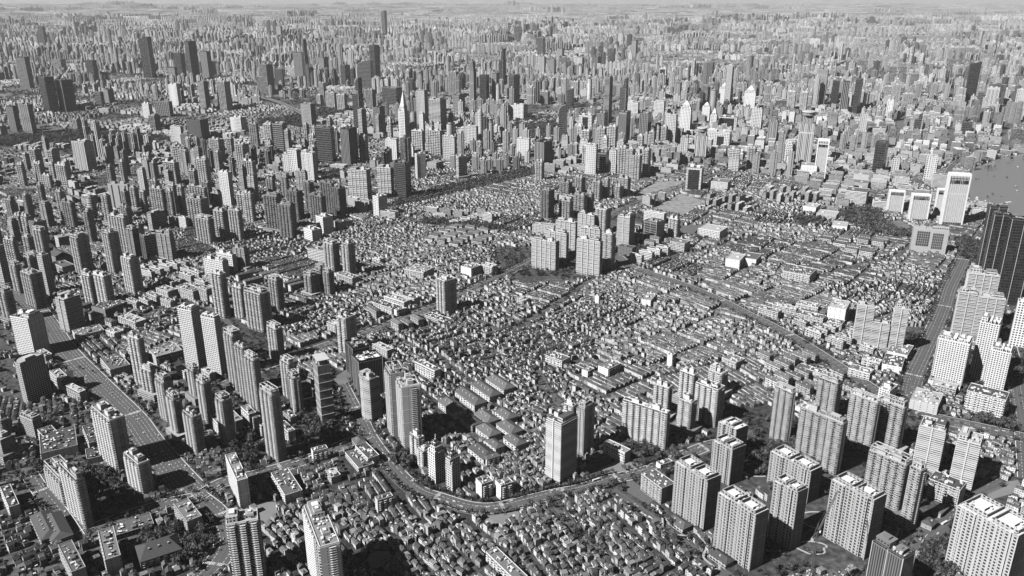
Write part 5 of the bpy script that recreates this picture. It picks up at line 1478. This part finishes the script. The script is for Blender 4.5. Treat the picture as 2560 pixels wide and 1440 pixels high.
for msk, cnt in ((~far, 60), (far, 26)):
    Q = B[msk]; 
    for k in range(6):
        q = Q[k::6]; c = CR[k][rng.permutation(130)[:cnt]]*(1.15 if cnt == 60 else 1.5)
        if len(q): VV.append((c[None]*q[:, 2][:, None, None, None]+np.stack([q[:, 0], q[:, 1], q[:, 2]*1.5], 1)[:, None, None, :]).reshape(-1, 3)); TT.append(np.repeat(rng.choice([.04, .07, .11, .15], len(q)), cnt)*rng.uniform(.8, 1.2, len(q)*cnt))
V = np.concatenate(VV); TT = np.concatenate(TT); n = len(V)//3
o = bulk('tree_cover', V, [(np.arange(n*3).reshape(n, 3), None, TT, np.zeros(n, int))], ['leaf']); o['kind'] = 'stuff'
o['label'] = 'dark tree cover in parks and along farther streets'; o['category'] = 'trees'

# ------------------------------------------------------------------ vehicles
def vehicle(kind):
    root = empty(kind, 0, 0); mb = MB()
    if kind == 'bus':
        mb.box(0, 0, .5, 11, 2.5, 2.5, 'car', .7); mb.build('body', root)
        b = MB(); b.box(0, 0, 1.6, 10.4, 2.56, .8, 'darkglass', .03); b.build('window_band', root); ws = ((-3.5,), (3.5,)); r = .5; wy = 1.1
    else:
        P = [(-2.2, .45), (2.2, .45), (2.2, .95), (1.2, 1.05), (-2.2, 1.1)]
        mb.face([(x, -.9, z) for x, z in P], 'car', .6); mb.face([(x, .9, z) for x, z in P[::-1]], 'car', .6)
        for i in range(1, 5): p, q_ = P[i], P[(i+1) % 5]; mb.face([(p[0], -.9, p[1]), (p[0], .9, p[1]), (q_[0], .9, q_[1]), (q_[0], -.9, q_[1])], 'car', .6)
        mb.box(-.35, 0, 1.42, 1.7, 1.4, .06, 'car', .6); mb.build('body', root)
        b = MB(); A = [(-1.7, -.85, 1.08), (1.1, -.85, 1.05), (1.1, .85, 1.05), (-1.7, .85, 1.08)]; Bq = [(-1.25, -.7, 1.42), (.5, -.7, 1.42), (.5, .7, 1.42), (-1.25, .7, 1.42)]
        for i in range(4): b.face([A[i], A[(i+1) % 4], Bq[(i+1) % 4], Bq[i]], 'darkglass', .03)
        b.build('window_band', root); ws = ((-1.35,), (1.35,)); r = .33; wy = .85
    for (x,) in ws:
        for s in (-1, 1):
            b = MB(); b.prism([(x+r*math.cos(k*math.pi/5), r+r*math.sin(k*math.pi/5)) for k in range(10)], -.1, .1, 'steel', .1, 'steel', .1)
            b.v = [(px_, s*wy+z_, y_) for px_, y_, z_ in b.v]; b.build('wheel', root)
    return root
def copy_thing(root):
    c = root.copy(); col.objects.link(c)
    for ch in root.children:
        d = ch.copy(); col.objects.link(d); d.parent = c
    return c
protos = {}
for tone, nm_ in ((.8, 'white'), (.4, 'grey'), (.05, 'black')):
    r0 = vehicle('car'); protos[nm_] = r0
    for ch in r0.children:
        if ch.name.startswith('body'): ch.data.attributes['tone'].data.foreach_set('value', [tone]*len(ch.data.polygons))
protos['bus'] = vehicle('bus'); used = set(); nc = 0
spots = []
for (P, wd, ln, z, name) in LANES:
    acc = 0
    for i in range(len(P)-1):
        a_, b_ = P[i], P[i+1]; L_ = (b_-a_).length; d = (b_-a_).normalized(); nn = Vector((-d.y, d.x)); s = random.uniform(0, 12)
        while s < L_:
            k = random.randrange(ln); p = a_+d*s+nn*(-wd/2+(k+.5)*wd/ln)
            px, py, dd = project(p.x, p.y, 1)
            if 5 < px < 2555 and py < 1435 and dd < 3000: spots.append((dd, p.x, p.y, z, math.atan2(d.y, d.x)+(0 if k < ln/2 else math.pi), name))
            s += random.uniform(14, 34) if ln > 2 else random.uniform(25, 60)
spots.sort(); spots = spots[:296]
for dd, x, y, z, a_, name in spots:
    if isocc([x], [y], bld_occ)[0]: continue
    k = 'bus' if random.random() < .06 else random.choice(('white', 'white', 'grey', 'black'))
    c = protos[k] if k not in used else copy_thing(protos[k]); used.add(k); c.location = (x, y, z+.02); c.rotation_euler = (0, 0, a_)
    if k == 'bus': thing(c, x, y, 1, 'bus', 'pale bus', '', 'city buses on the roads')
    else: thing(c, x, y, 1, 'car', f'{k} car', '', 'cars driving on the roads')

# ------------------------------------------------------------------ boats
for i, (x, y) in enumerate(SPOT['boats']):
    root = empty('river_boat', x, y, R(random.choice((20, 200, 65))), .6); L_, W_ = ((34, 8), (14, 5), (22, 6), (46, 11), (30, 8), (18, 6))[i]
    H0 = [(-L_/2, -W_/2), (L_*.3, -W_/2), (L_/2, 0), (L_*.3, W_/2), (-L_/2, W_/2)]; t_ = .15 if i < 3 else .8
    b = MB(); b.prism(H0, 0, 2.2, 'plain', t_, 'roof', .3); b.build('hull', root)
    b = MB(); b.box(-L_*.1 if t_ > .5 else -L_*.32, 0, 2.2, L_*(.55 if t_ > .5 else .16), W_*.7, 3.2, 'band', .8, 'roof', .8); b.build('cabin', root)
    lab = ('dark barge farthest up the river', 'small dark launch in mid river', 'dark low barge beside the small launch', 'large white ferry by the near bank', 'white boat moored at the pier', 'small white boat below the big ferry')[i]
    thing(root, x, y, 2, 'boat', '', lab, 'boats on the river')

# ------------------------------------------------------------------ footbridge path, pavilions, crane
P = smooth(PATH, 5); mb = MB(); strip(mb, P, 1.2, -1.2, 5.0, 'conc', .7, .6); po = mb.build('footbridge'); thing(po, P[9].x, P[9].y, 5, 'footbridge', '', 'narrow winding raised footpath between the grid towers', None)
for (x, y), ra in zip(SPOT['paths'], (24, 20, 26, 18, 22, 20, 16)):
    P = [Vector((x+ra*math.cos(k*math.pi/9)*(1+.2*math.sin(k)), y+ra*.7*math.sin(k*math.pi/9))) for k in range(19)]; mb = MB(); strip(mb, P, 1.4, -1.4, .3, 'conc'); struct(mb.build('footpath'))
(cx, cy), = SPOT['crane']
root = empty('tower_crane', cx, cy, R(50)); hm = 92
b = MB()
for sx in (-1, 1):
    for sy in (-1, 1): b.bar((sx, sy, 0), (sx, sy, hm), .22)
z = 0
while z < hm-3:
    b.bar((-1, -1, z), (1, -1, z+3), .12); b.bar((1, -1, z), (1, 1, z+3), .12); b.bar((1, 1, z), (-1, 1, z+3), .12); b.bar((-1, 1, z), (-1, -1, z+3), .12); z += 3
b.build('mast', root)
def lattice(name, p, q, s=.9):
    b = MB(); p, q = Vector(p), Vector(q); n_ = int((q-p).length/3); up = Vector((0, 0, s*1.6)); sd = (q-p).normalized().cross(up).normalized()*s
    for o_ in (sd, -sd, up): b.bar(p+o_, q+o_, .2)
    for i in range(n_):
        a_, c_ = p.lerp(q, i/n_), p.lerp(q, (i+1)/n_); b.bar(a_+sd, c_+up, .12); b.bar(a_-sd, c_+up, .12); b.bar(a_+up, c_+sd, .12)
    b.build(name, root)
lattice('jib', (2, 0, hm+1), (52, 0, hm+26)); lattice('counter_jib', (-2, 0, hm+1), (-16, 0, hm+1))
b = MB(); b.box(-14, 0, hm-2, 4, 3, 3, 'conc'); b.build('counterweight', root)
b = MB(); b.box(2.2, -1.8, hm-.5, 2, 1.6, 2.2, 'white'); b.build('cab', root)
b = MB(); b.bar((0, 0, hm), (-3, 0, hm+14), .3); b.bar((-3, 0, hm+14), (50, 0, hm+26), .1); b.bar((-3, 0, hm+14), (-15, 0, hm+1), .1); b.build('pendant_frame', root)
b = MB(); b.bar((50, 0, hm+25), (50, 0, hm-10), .08); b.box(50, 0, hm-12, .8, .8, 2); b.build('hook', root)
thing(root, cx, cy, 40, 'crane', '', 'dark lattice tower crane rising from the bottom edge', None)

# ------------------------------------------------------------------ labels: every thing is named by the landmark it stands next to
ORD = 'first second third fourth fifth sixth seventh eighth ninth tenth eleventh twelfth thirteenth fourteenth fifteenth sixteenth seventeenth eighteenth nineteenth twentieth'.split()
def ordw(i):
    if i < 20: return ORD[i]
    tens = {2: 'twenty', 3: 'thirty', 4: 'forty', 5: 'fifty', 6: 'sixty', 7: 'seventy', 8: 'eighty', 9: 'ninety'}; j = i+1
    return tens.get(j//10 % 10, 'hundred')+('-'+ORD[j % 10-1] if j % 10 else 'th') if j < 100 else f'{j}th'
def short(t):
    for k in (' by ', ' beside ', ' above ', ' at ', ' in front', ' rising', ' left of', ' right of', ' behind', ' over ', ' midway', ' where', ' next to', ' on the ', ' leading', ' curving', ' between', ' in the', ' with ', ' near'):
        i = t.find(k)
        if i > 0 and len(t[:i].split()) >= 3 and sum(1 for e_ in ENT if e_[5].startswith(t[:i])) == 1: return t[:i]
    return t
LMK = [(e_[1], e_[2], short(e_[5])) for e_ in ENT if e_[5]]
bk = {}
for e_ in ENT:
    o, px, py, cat, desc, lm, grp = e_
    o['category'] = cat
    if grp: o['group'] = grp
    if lm: o['label'] = lm; continue
    best = min(LMK, key=lambda l: math.hypot(l[0]-px, (l[1]-py)*1.3)); dx, dy = px-best[0], py-best[1]
    side = ('right of' if dx > 0 else 'left of') if abs(dx) > abs(dy) else ('behind' if dy < 0 else 'in front of')
    while len(f"{desc} x {side} the {best[2]}".replace('-', ' ').split()) > 15 and ' ' in desc: desc = desc.split(' ', 1)[1]
    bk.setdefault((desc, side, best[2]), []).append((math.hypot(dx, dy), o))
for (desc, side, lm), L_ in bk.items():
    L_.sort(key=lambda t: t[0])
    for i, (_, o) in enumerate(L_):
        dw = desc
        while len(f"{dw} {'' if len(L_) == 1 else 'x '}{side} the {lm}".replace('-', ' ').split()) > 15 and ' ' in dw: dw = dw.split(' ', 1)[1]
        o['label'] = f"{dw} {'' if len(L_) == 1 else ordw(i)+' '}{side} the {lm}".replace('  ', ' ')
print('things', len(ENT), 'objects', len(bpy.data.objects))

# ------------------------------------------------------------------ haze
HZ = 1.7e-5
hb = MB(); hb.prism([(-70000, -1500), (70000, -1500), (70000, 90000), (-70000, 90000)], -1, 700, 'plain', .5); hb.face([(-70000, -1500, -1), (-70000, 90000, -1), (70000, 90000, -1), (70000, -1500, -1)], 'plain', .5)
hm_ = bpy.data.materials.new('haze'); hm_.use_nodes = True; t = hm_.node_tree; t.nodes.clear()
ou = t.nodes.new('ShaderNodeOutputMaterial'); pv = t.nodes.new('ShaderNodeVolumePrincipled'); pv.inputs['Density'].default_value = HZ; pv.inputs['Color'].default_value = (1, 1, 1, 1); pv.inputs['Anisotropy'].default_value = 0.0
t.links.new(pv.outputs[0], ou.inputs['Volume'])
ho = hb.build('haze'); ho.data.materials.clear(); ho.data.materials.append(hm_); ho['kind'] = 'stuff'
